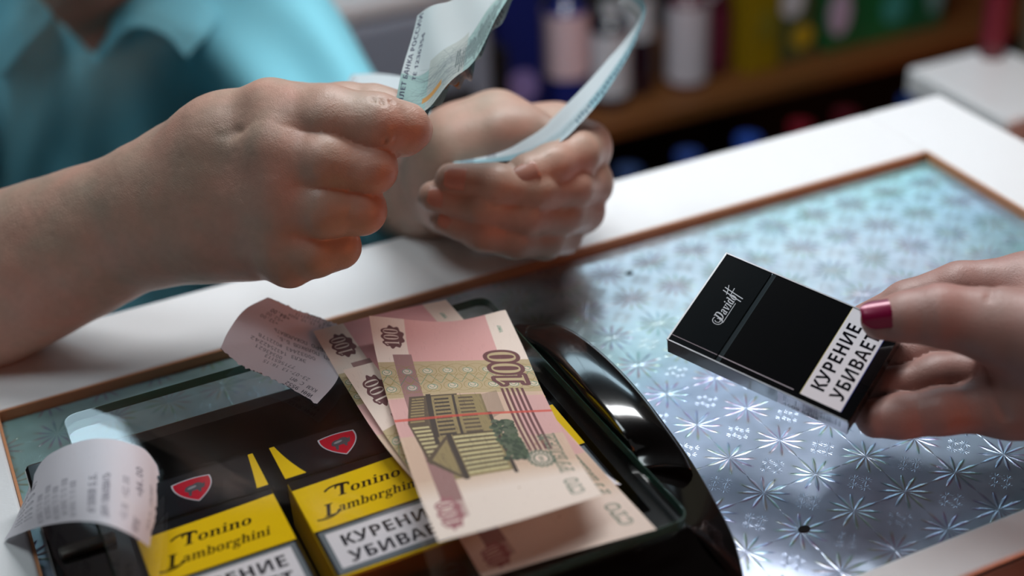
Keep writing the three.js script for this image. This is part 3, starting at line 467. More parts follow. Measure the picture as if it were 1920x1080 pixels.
solo('receipt', sheet([
  [[0.1474, 0.0275, -0.538], [0.14, 0.031, -0.5452], [0.1311, 0.036, -0.5475], [0.1251, 0.04, -0.551], [0.12, 0.043, -0.5536]],
  [[0.1396, 0.0275, -0.5157], [0.1308, 0.029, -0.5297], [0.1225, 0.032, -0.538], [0.1152, 0.036, -0.5452], [0.1081, 0.04, -0.5532]],
  [[0.1315, 0.0275, -0.4979], [0.1244, 0.028, -0.511], [0.116, 0.029, -0.5225], [0.1083, 0.032, -0.5322], [0.098, 0.037, -0.545]],
  [[0.1173, 0.0275, -0.4845], [0.1111, 0.0275, -0.5001], [0.1046, 0.028, -0.5137], [0.0968, 0.03, -0.523], [0.0906, 0.034, -0.5358]]], 90, 50, { warp: torn(0.05, 2) }), paperMat(rc1), 'torn till receipt printed upside down between white frame and banknotes', 'receipt', 'receipts on the tray');
const rc2 = receiptTex([['8 8 8 8 8 88', 250, 70, 58, 1], ['0 0 0 0 0 47', 250, 122, 58, 1], ...Array.from({ length: 5 }, (_, i) => ['ЧЕК 0034362 15:10 ККМ', 60 + (i % 2) * 40, 170 + i * 36, 34]), ['ИП ПОЛЯКОВ Б.Б.', 120, 400, 46, 1], ['ДОБРО ПОЖАЛОВАТЬ', 90, 462, 46, 1], ['=32.00  =52.00', 120, 560, 50], ['ИТОГ', 60, 650, 62, 1], ['=84.00', 420, 650, 62, 1], ['КАССА 01  СПАСИБО', 160, 740, 40]], 14, { paper: '#dcd8e0', ink: '#585468' });
rc2.center.set(0.5, 0.5); rc2.rotation = Math.PI / 2;
solo('receipt', sheet([
  [[-0.0159, 0.001, -0.4938], [-0.0044, 0.018, -0.4732], [0.005, 0.036, -0.4488], [0.0133, 0.047, -0.4315], [0.0205, 0.051, -0.4205], [0.0263, 0.048, -0.4164], [0.0304, 0.041, -0.418], [0.0333, 0.034, -0.4211]],
  [[-0.0113, 0.003, -0.4987], [-0.0028, 0.02, -0.483], [0.0069, 0.037, -0.4642], [0.0168, 0.047, -0.4499], [0.0254, 0.05, -0.4416], [0.0323, 0.047, -0.4378], [0.0373, 0.041, -0.438], [0.0399, 0.034, -0.4393]],
  [[-0.0062, 0.006, -0.5052], [0.0049, 0.024, -0.5047], [0.014, 0.037, -0.4933], [0.0246, 0.045, -0.4826], [0.0326, 0.047, -0.4758], [0.0393, 0.045, -0.4716], [0.0442, 0.04, -0.4712], [0.0473, 0.033, -0.4662]]], 70, 40, { warp: (u, v) => [u > 0.985 ? 1 - 0.04 * noise3(v * 26, 3, 2) : u, v] }), paperMat(rc2), 'white curled till receipt arching over the left corner of the tray', 'receipt', 'receipts on the tray');
solo('paper_slip', sheet([[[0.2059, 0.0272, -0.3783], [0.2021, 0.0272, -0.3955], [0.2006, 0.0272, -0.4229]], [[0.1911, 0.0271, -0.3878], [0.1886, 0.0271, -0.406], [0.1892, 0.0271, -0.4293]]], 10, 6), paperMat(receiptTex([], 6, { paper: '#e4dde2' })), 'blank white paper slip poking out from under the banknotes', 'paper slip');

// ------------------------------------------------------------------ people
function skin(base, seed, amp = 1) { return (x, y, z) => { const a = noise3(x * 55, y * 55, z * 55 + seed) - 0.5, b = noise3(x * 170, y * 170, z * 170 + seed) - 0.5, c = noise3(x * 480, y * 480, z * 480 + seed) - 0.5, k = 1 + amp * (0.12 * a + 0.12 * b + 0.10 * c), r = amp * (0.18 * a + 0.10 * b); return [base[0] * k * (1 + r * 0.4), base[1] * k * (1 - r), base[2] * k * (1 - r)]; }; }
const skinMat = (o = {}) => phys({ vertexColors: true, roughness: 0.42, bumpMap: skinBump, bumpScale: 0.0002, sheen: 0.15, sheenRoughness: 0.5, specularIntensity: 0.9, ...o });
function along(a, b) { const d = V(b).sub(V(a)).normalize(); return [d.x, d.y, d.z]; }
// a fingernail: curved plate at centre c, pointing along d, facing n
function nailGeo(c, d, n, len, wid, curve = 0.35) {
  const D = V(d).normalize(), N0 = V(n), N = N0.sub(D.clone().multiplyScalar(N0.dot(D))).normalize(), S = new THREE.Vector3().crossVectors(D, N), P = [], I = [], nu = 10, nv = 10, C = V(c);
  for (const lay of [0, 1]) for (let j = 0; j <= nv; j++) for (let i = 0; i <= nu; i++) {
    const u = i / nu * 2 - 1, v = j / nv * 2 - 1, w = wid / 2 * (v > 0.3 ? Math.sqrt(Math.max(0.12, 1 - ((v - 0.3) / 0.72) ** 2 * 0.75)) : v < -0.5 ? Math.sqrt(Math.max(0.2, 1 - ((-v - 0.5) / 0.55) ** 2 * 0.7)) : 1), s = u * w, h = -curve * s * s / (wid / 2) - 0.06 * len * v * v * 0.5 - lay * 0.0006;
    const p = C.clone().addScaledVector(D, v * len / 2).addScaledVector(S, s).addScaledVector(N, h); P.push(p.x, p.y, p.z);
  }
  const K = (nu + 1) * (nv + 1), id = (l, j, i) => l * K + j * (nu + 1) + i;
  for (let j = 0; j < nv; j++) for (let i = 0; i < nu; i++) { const a = id(0, j, i), b = id(0, j, i + 1), e = id(0, j + 1, i), f = id(0, j + 1, i + 1); I.push(a, f, b, a, e, f, a + K, b + K, f + K, a + K, f + K, e + K); }
  for (let i = 0; i < nu; i++) for (const j of [0, nv]) { const a = id(0, j, i), b = id(0, j, i + 1); I.push(a, b, b + K, a, b + K, a + K); }
  for (let j = 0; j < nv; j++) for (const i of [0, nu]) { const a = id(0, j, i), b = id(0, j + 1, i); I.push(a, b, b + K, a, b + K, a + K); }
  const g = new THREE.BufferGeometry(); g.setAttribute('position', new THREE.Float32BufferAttribute(P, 3)); g.setIndex(I); g.computeVertexNormals(); return g;
}
function bounds(pts, pad) { const lo = [9, 9, 9], hi = [-9, -9, -9]; for (const p of pts) for (let i = 0; i < 3; i++) { lo[i] = Math.min(lo[i], p[i] - p[3] - pad); hi[i] = Math.max(hi[i], p[i] + p[3] + pad); } return [lo, hi]; }
// palm = tapered bones blended widely; fingers = chains that stay apart from each other; marks = spots where the surface sinks or swells
function handField(palm, fingers, o = {}) {
  const pal = joined(palm.map(([a, b]) => cone(a, b)), o.kp ?? 0.014), fs = fingers.map((c) => chain(c, 0.0035)), marks = o.marks ?? [], fing = joined(fs, o.kf ?? 0.0016);
  return (x, y, z) => {
    const d0 = pal(x, y, z), e = fing(x, y, z); let d = smin(d0, e, o.kj ?? 0.007);
    if (Math.abs(d) > 0.008) return d;
    for (const m of marks) { const bl = m.f?.ball; if (bl && Math.hypot(x - bl[0], y - bl[1], z - bl[2]) > bl[3] + m.r * 2.3) continue; const q = m.f ? m.f(x, y, z) : Math.hypot(x - m.c[0], y - m.c[1], z - m.c[2]); if (q < m.r * 2.2) d += m.h * Math.exp(-((q / m.r) ** 2)); }
    return d - 0.0007 * (noise3(x * 90, y * 90, z * 90) - 0.5) - (o.wrinkle ? 0.00016 * (noise3(x * 420, y * 420, z * 420) - 0.5) : 0);
  };
}
const seg = (a, b) => cone([...a.slice(0, 3), 0.00001], [...b.slice(0, 3), 0.000011]);
// ---- the clerk
{
  const t = thing('person', 'shop clerk in a turquoise shirt counting banknotes behind the counter', 'person', [0.13, FLOOR, -1.1]);
  // right hand: fist seen from the back, index finger and thumb pinching notes
  const R = {
    palm: [
      [[-0.0839, -0.0413, -0.7612, 0.0423], [0.012, 0.0365, -0.6456, 0.0338]],
      [[-0.0195, 0.0347, -0.6806, 0.0242], [0.0847, 0.0875, -0.6001, 0.0183]], [[-0.0313, -0.0042, -0.6594, 0.0242], [0.083, 0.0625, -0.596, 0.0174]], [[-0.0255, 0.015, -0.6698, 0.033], [0.0833, 0.0749, -0.5983, 0.0235]],
      [[0.0857, 0.087, -0.5994, 0.0183], [0.1154, 0.1123, -0.5794, 0.0174]], [[0.1154, 0.1123, -0.5794, 0.0174], [0.1356, 0.1252, -0.5649, 0.0155]],
      [[0.0855, 0.0748, -0.5972, 0.0207], [0.1327, 0.1154, -0.5464, 0.0141]], [[0.0842, 0.0706, -0.595, 0.0207], [0.1298, 0.097, -0.5376, 0.0139]], [[0.0843, 0.0631, -0.5959, 0.0174], [0.1269, 0.0744, -0.5356, 0.013]],
      [[0.1105, 0.0924, -0.5863, 0.0263], [0.1342, 0.0975, -0.5794, 0.0244]], [[0.1078, 0.0716, -0.5794, 0.0226], [0.1311, 0.0727, -0.564, 0.0207]],
      [[0.1059, 0.0928, -0.6066, 0.0169], [0.1377, 0.1059, -0.5956, 0.0169]],
      [[0.14, 0.1194, -0.5505, 0.0134], [0.1365, 0.1046, -0.5395, 0.0134]], [[0.1365, 0.1046, -0.5395, 0.0134], [0.1305, 0.0842, -0.5353, 0.0128]],
    ],
    fingers: [
      [[0.1353, 0.1252, -0.5639, 0.0155], [0.155, 0.128, -0.5403, 0.0144], [0.1712, 0.1264, -0.5286, 0.0137], [0.1827, 0.1223, -0.528, 0.0111], [0.1908, 0.1149, -0.54, 0.0094]],
      [[0.1332, 0.115, -0.5459, 0.0141], [0.147, 0.1156, -0.5282, 0.013], [0.164, 0.112, -0.5196, 0.0107], [0.1689, 0.1007, -0.5399, 0.0102], [0.1627, 0.0917, -0.5606, 0.0092], [0.1523, 0.0914, -0.5674, 0.0085]],
      [[0.1299, 0.0966, -0.5373, 0.0137], [0.1426, 0.0979, -0.5217, 0.0122], [0.157, 0.0951, -0.5172, 0.0102], [0.1615, 0.0832, -0.5373, 0.0096], [0.1547, 0.0752, -0.5578, 0.0088], [0.1461, 0.076, -0.5622, 0.0081]],
      [[0.1268, 0.074, -0.5354, 0.0128], [0.136, 0.0781, -0.5233, 0.0111], [0.146, 0.0782, -0.5215, 0.0094], [0.1506, 0.0671, -0.5397, 0.0088], [0.1449, 0.0614, -0.5564, 0.0081], [0.1386, 0.0628, -0.56, 0.0075]],
      [[0.1145, 0.0987, -0.6069, 0.0164], [0.1504, 0.1105, -0.5932, 0.0146], [0.1734, 0.1145, -0.5763, 0.0118], [0.1838, 0.1148, -0.5695, 0.0108], [0.197, 0.1134, -0.5604, 0.0089]],
    ],
  };
  const at0 = (p) => p.slice(0, 3);
  R.marks = [
    { c: at0([0.1262, 0.132, -0.5604, 0]), r: 0.012, h: 0.0020 }, { c: at0([0.1267, 0.1255, -0.5413, 0]), r: 0.011, h: -0.0027 }, { c: at0([0.118, 0.109, -0.552, 0]), r: 0.013, h: 0.0017 }, { c: at0([0.1245, 0.066, -0.5262, 0]), r: 0.0065, h: -0.0037 },
    { f: seg([0.1162, 0.1098, -0.5618, 0], [0.0915, 0.0968, -0.5758, 0]), r: 0.0035, h: -0.0014 }, { f: seg([0.1151, 0.1202, -0.5608, 0], [0.1286, 0.1268, -0.5473, 0]), r: 0.004, h: 0.0020 }, { f: seg([0.1272, 0.1116, -0.5341, 0], [0.1091, 0.0946, -0.5618, 0]), r: 0.004, h: -0.0012 },
    { f: seg([0.17, 0.1404, -0.5254, 0], [0.1668, 0.1259, -0.5169, 0]), r: 0.0012, h: 0.0010 }, { f: seg([0.1732, 0.1403, -0.5239, 0], [0.17, 0.1257, -0.5154, 0]), r: 0.0012, h: 0.0012 }, { f: seg([0.1767, 0.1384, -0.5234, 0], [0.1734, 0.1248, -0.5157, 0]), r: 0.0012, h: 0.0010 },
    { f: seg([0.1362, 0.1214, -0.532, 0], [0.148, 0.1241, -0.5311, 0]), r: 0.0024, h: 0.0020 },
    { f: seg([0.1053, 0.1025, -0.5612, 0], [0.1207, 0.0944, -0.5362, 0]), r: 0.0035, h: -0.0011 }, { f: seg([0.0958, 0.0913, -0.568, 0], [0.1206, 0.1136, -0.5505, 0]), r: 0.0028, h: -0.0012 }, { f: seg([0.1058, 0.0797, -0.5584, 0], [0.1206, 0.0758, -0.5365, 0]), r: 0.0035, h: -0.001 },
  ];
  // left hand: fingers wrapped round from the right, thumb pressing a note on top of them
  const L = {
    palm: [
      [[0.2631, -0.0417, -0.7916, 0.038], [0.2422, 0.0159, -0.6689, 0.0323]], [[0.2422, 0.0159, -0.6689, 0.0314], [0.2425, 0.0506, -0.613, 0.0247]],
      [[0.2435, 0.0541, -0.6149, 0.0247], [0.2945, 0.0545, -0.6114, 0.0199]], [[0.2421, 0.0494, -0.6124, 0.0247], [0.2951, 0.0384, -0.6063, 0.019]], [[0.2423, 0.0426, -0.6139, 0.0228], [0.2894, 0.0254, -0.6, 0.0181]], [[0.2427, 0.0368, -0.6159, 0.0209], [0.2776, 0.0161, -0.5928, 0.0162]],
      [[0.2444, 0.0616, -0.6076, 0.0228], [0.2587, 0.0712, -0.5955, 0.019]],
    ],
    fingers: [
      [[0.2926, 0.0566, -0.6076, 0.0162], [0.2947, 0.0645, -0.5778, 0.0135], [0.281, 0.0711, -0.5602, 0.0116], [0.2638, 0.0733, -0.5521, 0.0104], [0.2509, 0.0729, -0.5502, 0.0095], [0.2454, 0.0717, -0.5517, 0.0082]],
      [[0.2933, 0.0406, -0.6025, 0.0157], [0.291, 0.049, -0.5689, 0.0127], [0.273, 0.0591, -0.5519, 0.0112], [0.2525, 0.0659, -0.5472, 0.0104], [0.2339, 0.0718, -0.5507, 0.0095], [0.2164, 0.0735, -0.5632, 0.0078]],
      [[0.2873, 0.0269, -0.5959, 0.0147], [0.2846, 0.0378, -0.5641, 0.0118], [0.2666, 0.0474, -0.5492, 0.0104], [0.2461, 0.0544, -0.5458, 0.0097], [0.2264, 0.0617, -0.5508, 0.0087], [0.2077, 0.0651, -0.5661, 0.0074]],
      [[0.2757, 0.0177, -0.5887, 0.0133], [0.2724, 0.0282, -0.563, 0.0106], [0.2571, 0.0362, -0.5495, 0.0097], [0.24, 0.0421, -0.5463, 0.0091], [0.2248, 0.049, -0.5489, 0.0084], [0.2109, 0.0533, -0.5628, 0.0068]],
      [[0.25, 0.0573, -0.6143, 0.0204], [0.2604, 0.0719, -0.6087, 0.0176], [0.2693, 0.0721, -0.5928, 0.0133], [0.2777, 0.0714, -0.5839, 0.01]],
    ],
  };
  // neck and head (above the picture)
  const HD = [[0.14, 0.01, -1.085, 0.054], [0.16, 0.17, -0.965, 0.052]], hc = [0.16, 0.255, -0.905];
  const handColor = skin([0.45, 0.295, 0.23], 2);
  const fR = handField(R.palm.slice(1), R.fingers, { marks: R.marks, kf: 0.0006, kj: 0.0055, wrinkle: 1 }), fL = handField(L.palm, L.fingers, { kf: 0.0012, kj: 0.006 });
  const flatPts = (h, k = 0) => [...h.palm.slice(k).flat(), ...h.fingers.flat()];
  const bR = bounds(flatPts(R, 1), 0.006), bL = bounds(flatPts(L), 0.006);
  const bE = bounds(R.palm.slice(0, 4).map((c) => c[0]), 0.02), gE = netMesh(joined([cone(...R.palm[0]), ...R.palm.slice(1, 4).map(([a, b]) => cone(a, [a[0] + (b[0] - a[0]) * 0.12, a[1] + (b[1] - a[1]) * 0.12, a[2] + (b[2] - a[2]) * 0.12, a[3] * 0.97]))], 0.02), bE[0], bE[1], 0.005, handColor, [[1, 0, 0], [0, 1, 0]]);
  const gR = netMesh(fR, bR[0], bR[1], 0.0015, handColor, [along([0.0128, 0.0143, -0.6868, 0], [0.1391, 0.086, -0.5841, 0]), along([0.1251, 0.0549, -0.5692, 0], [0.1384, 0.1135, -0.603, 0])]);
  const gL = netMesh(fL, bL[0], bL[1], 0.0022, handColor, [along([0.222, 0.0391, -0.5934, 0], [0.2944, 0.0215, -0.5885, 0]), [0, 1, 0]]);
  const headF = (x, y, z) => {
    const neck = cone(HD[0], [...at0(HD[1]), HD[1][3]])(x, y, z), chest = ball([0.135, -0.10, -1.115], 0.14, 0.13, 0.05), front = cone([0.132, 0.02, -1.06, 0.03], [0.128, -0.05, -1.05, 0.03]);
    let d = smin(smin(neck, chest(x, y, z), 0.06), front(x, y, z), 0.04);
    const sk = ball([hc[0], hc[1] + 0.02, hc[2] - 0.01], 0.076, 0.102, 0.095)(x, y, z), jaw = ball([hc[0], hc[1] - 0.055, hc[2] + 0.025], 0.055, 0.06, 0.06)(x, y, z), nose = cone([hc[0], hc[1] + 0.005, hc[2] + 0.088, 0.008], [hc[0], hc[1] - 0.03, hc[2] + 0.108, 0.012])(x, y, z);
    d = smin(d, smin(sk, jaw, 0.05), 0.03); d = smin(d, nose, 0.012);
    for (const s of [-1, 1]) { d = smin(d, ball([hc[0] + s * 0.077, hc[1] - 0.01, hc[2] - 0.005], 0.009, 0.03, 0.018)(x, y, z), 0.008); const eye = Math.hypot(x - hc[0] - s * 0.032, y - hc[1] - 0.008, z - hc[2] - 0.088); d += 0.007 * Math.exp(-((eye / 0.016) ** 2)); }
    d = smin(d, cone([hc[0] - 0.02, hc[1] - 0.062, hc[2] + 0.083, 0.006], [hc[0] + 0.02, hc[1] - 0.062, hc[2] + 0.083, 0.006])(x, y, z), 0.006);
    return d;
  };
  const gH = netMesh(headF, [-0.05, -0.25, -1.25], [0.34, hc[1] + 0.15, hc[2] + 0.14], 0.006, handColor, [[1, 0, 0], [0, 1, 0]]);
  part(t, 'body', fromWorld(mergeGeometries([gR, gE, gL, gH]), t), skinMat());
  const hairF = (x, y, z) => { const a = ball([hc[0], hc[1] + 0.03, hc[2] - 0.025], 0.088, 0.112, 0.105)(x, y, z), cut = Math.max(z - (hc[2] + 0.045), -(y - hc[1] + 0.05)); return Math.max(a, cut) - 0.002 * noise3(x * 200, y * 60, z * 200); };
  part(t, 'hair', fromWorld(netMesh(hairF, [hc[0] - 0.12, hc[1] - 0.12, hc[2] - 0.16], [hc[0] + 0.12, hc[1] + 0.17, hc[2] + 0.12], 0.006), t), std({ color: 0x2a1d15, roughness: 0.6 }), 'short dark hair');
  for (const k of [-1, 1]) {
    const e = part(t, 'eye', fromWorld(new THREE.SphereGeometry(0.0115, 20, 14).translate(hc[0] + k * 0.032, hc[1] + 0.008, hc[2] + 0.070), t), phys({ color: 0xe8e4de, roughness: 0.2 }));
    part(e, 'iris', fromWorld(new THREE.SphereGeometry(0.0062, 16, 10).scale(1, 1, 0.5).translate(hc[0] + k * 0.032, hc[1] + 0.004, hc[2] + 0.080), t), phys({ color: 0x3a2a1c, roughness: 0.15 }));
    part(t, 'eyebrow', fromWorld(new THREE.CapsuleGeometry(0.0032, 0.024, 4, 8).rotateZ(Math.PI / 2 - k * 0.15).translate(hc[0] + k * 0.033, hc[1] + 0.031, hc[2] + 0.084), t), std({ color: 0x2a1d15, roughness: 0.8 }));
  }
  part(t, 'lips', fromWorld(new THREE.CapsuleGeometry(0.0055, 0.03, 4, 10).rotateZ(Math.PI / 2).scale(1, 0.8, 0.7).translate(hc[0], hc[1] - 0.062, hc[2] + 0.087), t), std({ color: 0x9a5a50, roughness: 0.5 }));
  // nails of the left hand
  const nailMat = phys({ color: 0xb08070, roughness: 0.35, clearcoat: 0.3 });
  const toCam = [-0.34, 0.53, 0.78];
  const NL = [[[0.2457, 0.0779, -0.5422, 0], [0.2544, 0.0772, -0.5467, 0], [0.2433, 0.0739, -0.5493, 0], 0.0125, 0.0105], [[0.216, 0.0781, -0.5539, 0], [0.2265, 0.0747, -0.5522, 0], [0.2133, 0.0764, -0.5592, 0], 0.0125, 0.0105], [[0.2076, 0.0688, -0.5575, 0], [0.2183, 0.0645, -0.5538, 0], [0.2055, 0.0678, -0.5616, 0], 0.011, 0.009], [[0.2105, 0.057, -0.5548, 0], [0.2188, 0.0528, -0.5505, 0], [0.208, 0.0568, -0.5579, 0], 0.010, 0.0085]];
  for (const [c, a, b, l, w] of NL) part(t, 'fingernail', fromWorld(nailGeo(c, along(a, b), toCam, l, w), t), nailMat);
  // shirt: body, sleeves, two collar wings
  const elbL = [0.2633, -0.0774, -0.8367, 0.057], shL = [0.2245, 0.044, -1.1215, 0.052], elbR = [-0.0839, -0.0413, -0.7612, 0.0583], shR = [0.0106, 0.0194, -1.2235, 0.075];
  const bib = ball([0.145, -0.06, -1.085], 0.155, 0.13, 0.07), ribs = ball([0.125, -0.20, -1.12], 0.185, 0.25, 0.118), hips = ball([0.145, -0.40, -1.11], 0.18, 0.14, 0.14), yoke = cone([-0.02, 0.02, -1.12, 0.07], [0.2, 0.02, -1.12, 0.06]), sl = cone(shL, elbL), sr = cone(shR, elbR), cuffL = cone(elbL, [0.2659, -0.0301, -0.7585, 0.052]), nk = at0(HD[0]), hole = cone([nk[0], 0.08, nk[2] + 0.02, 0.06], [nk[0], 0.30, nk[2], 0.085]);
  const V0 = at0([0.1221, -0.0049, -1.0047, 0]);
  const shirtF = (x, y, z) => {
    let d = smin(ribs(x, y, z), hips(x, y, z), 0.12); d = smin(d, yoke(x, y, z), 0.08); d = smin(d, bib(x, y, z), 0.07); d = smin(d, sl(x, y, z), 0.05); d = smin(d, sr(x, y, z), 0.05); d = smin(d, cuffL(x, y, z), 0.02);
    // drape: long soft folds falling from the shoulders and across the sleeve
    const n = noise3(x * 9, y * 4, z * 9);
    d += 0.007 * Math.sin(x * 78 + y * 26 + 4 * n) * Math.min(1, Math.max(0, (x - 0.13) * 9)) + 0.006 * Math.sin(x * 95 - y * 50 + 5 * n + 1) * Math.min(1, Math.max(0, (0.16 - x) * 8)) + 0.010 * (n - 0.5) + 0.004 * noise3(x * 30, y * 16, z * 30);
    // placket opening below the neck
    const w = Math.max(0, (y - V0[1] + 0.002) * 0.62); if (z > -1.09) d = Math.max(d, w > 0 ? w - Math.abs(x - V0[0] - 0.02 * (y - V0[1])) : -1);
    return Math.max(d, -hole(x, y, z));
  };
  const shirtMat = phys({ color: 0x8adcf0, roughness: 0.85, sheen: 0.3, sheenRoughness: 0.6, sheenColor: new THREE.Color(0x9fe8f2), bumpMap: clothBump, bumpScale: 0.0004 });
  const shirt = part(t, 'shirt', fromWorld(netMesh(shirtF, [-0.16, -0.56, -1.32], [0.42, 0.16, -0.72], 0.0065), t), shirtMat);
  const wing = (rows, name) => part(t, name, fromWorld(sheet(rows, 24, 16, { thick: 0.002 }), t), shirtMat);
  wing([[[0.0976, 0.0483, -1.0706, 0], [0.0989, 0.0332, -1.0405, 0], [0.0986, 0.027, -1.0134, 0]], [[0.0778, 0.0511, -1.0874, 0], [0.0765, 0.0412, -1.0172, 0], [0.0786, 0.0216, -0.9928, 0]], [[0.0541, 0.039, -1.1024, 0], [0.0515, 0.0265, -1.0181, 0], [0.0524, 0.0014, -0.9879, 0]]], 'collar_wing');
  wing([[[0.1609, 0.0452, -1.0409, 0], [0.1406, 0.028, -1.006, 0], [0.1205, 0.0045, -0.9796, 0]], [[0.1829, 0.0425, -1.036, 0], [0.1583, 0.0404, -0.9811, 0], [0.1424, 0.0298, -0.9616, 0]], [[0.2111, 0.0311, -1.0288, 0], [0.1823, 0.0295, -0.9633, 0], [0.1617, 0.0257, -0.9504, 0]], [[0.2291, 0.0201, -1.0264, 0], [0.1992, 0.0187, -0.9615, 0], [0.174, 0.0068, -0.9452, 0]]], 'collar_wing');
  const legs = [-1, 1].flatMap((k) => [cone([0.145 + k * 0.085, -0.425, -1.08, 0.078], [0.145 + k * 0.10, -0.44, -0.74, 0.062]), cone([0.145 + k * 0.10, -0.44, -0.74, 0.06], [0.145 + k * 0.10, -0.87, -0.80, 0.045])]);
  const trF = joined([ball([0.145, -0.41, -1.11], 0.17, 0.09, 0.135), ...legs], 0.03);
  part(t, 'trousers', fromWorld(netMesh(trF, [-0.12, -0.94, -1.3], [0.42, -0.28, -0.62], 0.012), t), std({ color: 0x24262e, roughness: 0.9 }), 'dark trousers');
  for (const k of [-1, 1]) part(t, 'shoe', fromWorld(new THREE.CapsuleGeometry(0.042, 0.15, 6, 16).rotateX(Math.PI / 2).scale(1, 0.8, 1).translate(0.145 + k * 0.10, FLOOR + 0.034, -0.76), t), std({ color: 0x151515, roughness: 0.5 }));
  // a stool carries the clerk
  const st = thing('stool', 'dark round stool under the seated clerk', 'stool', [0.145, FLOOR, -1.12]), chrome = std({ color: 0x666666, metalness: 1, roughness: 0.4 });
  part(st, 'seat', new THREE.CylinderGeometry(0.16, 0.15, 0.05, 32).translate(0, 0.405, 0), std({ color: 0x222222, roughness: 0.6 }));
  part(st, 'post', new THREE.CylinderGeometry(0.025, 0.025, 0.37, 16).translate(0, 0.195, 0), chrome); part(st, 'foot_plate', new THREE.CylinderGeometry(0.14, 0.16, 0.015, 32).translate(0, 0.0075, 0), chrome);
}
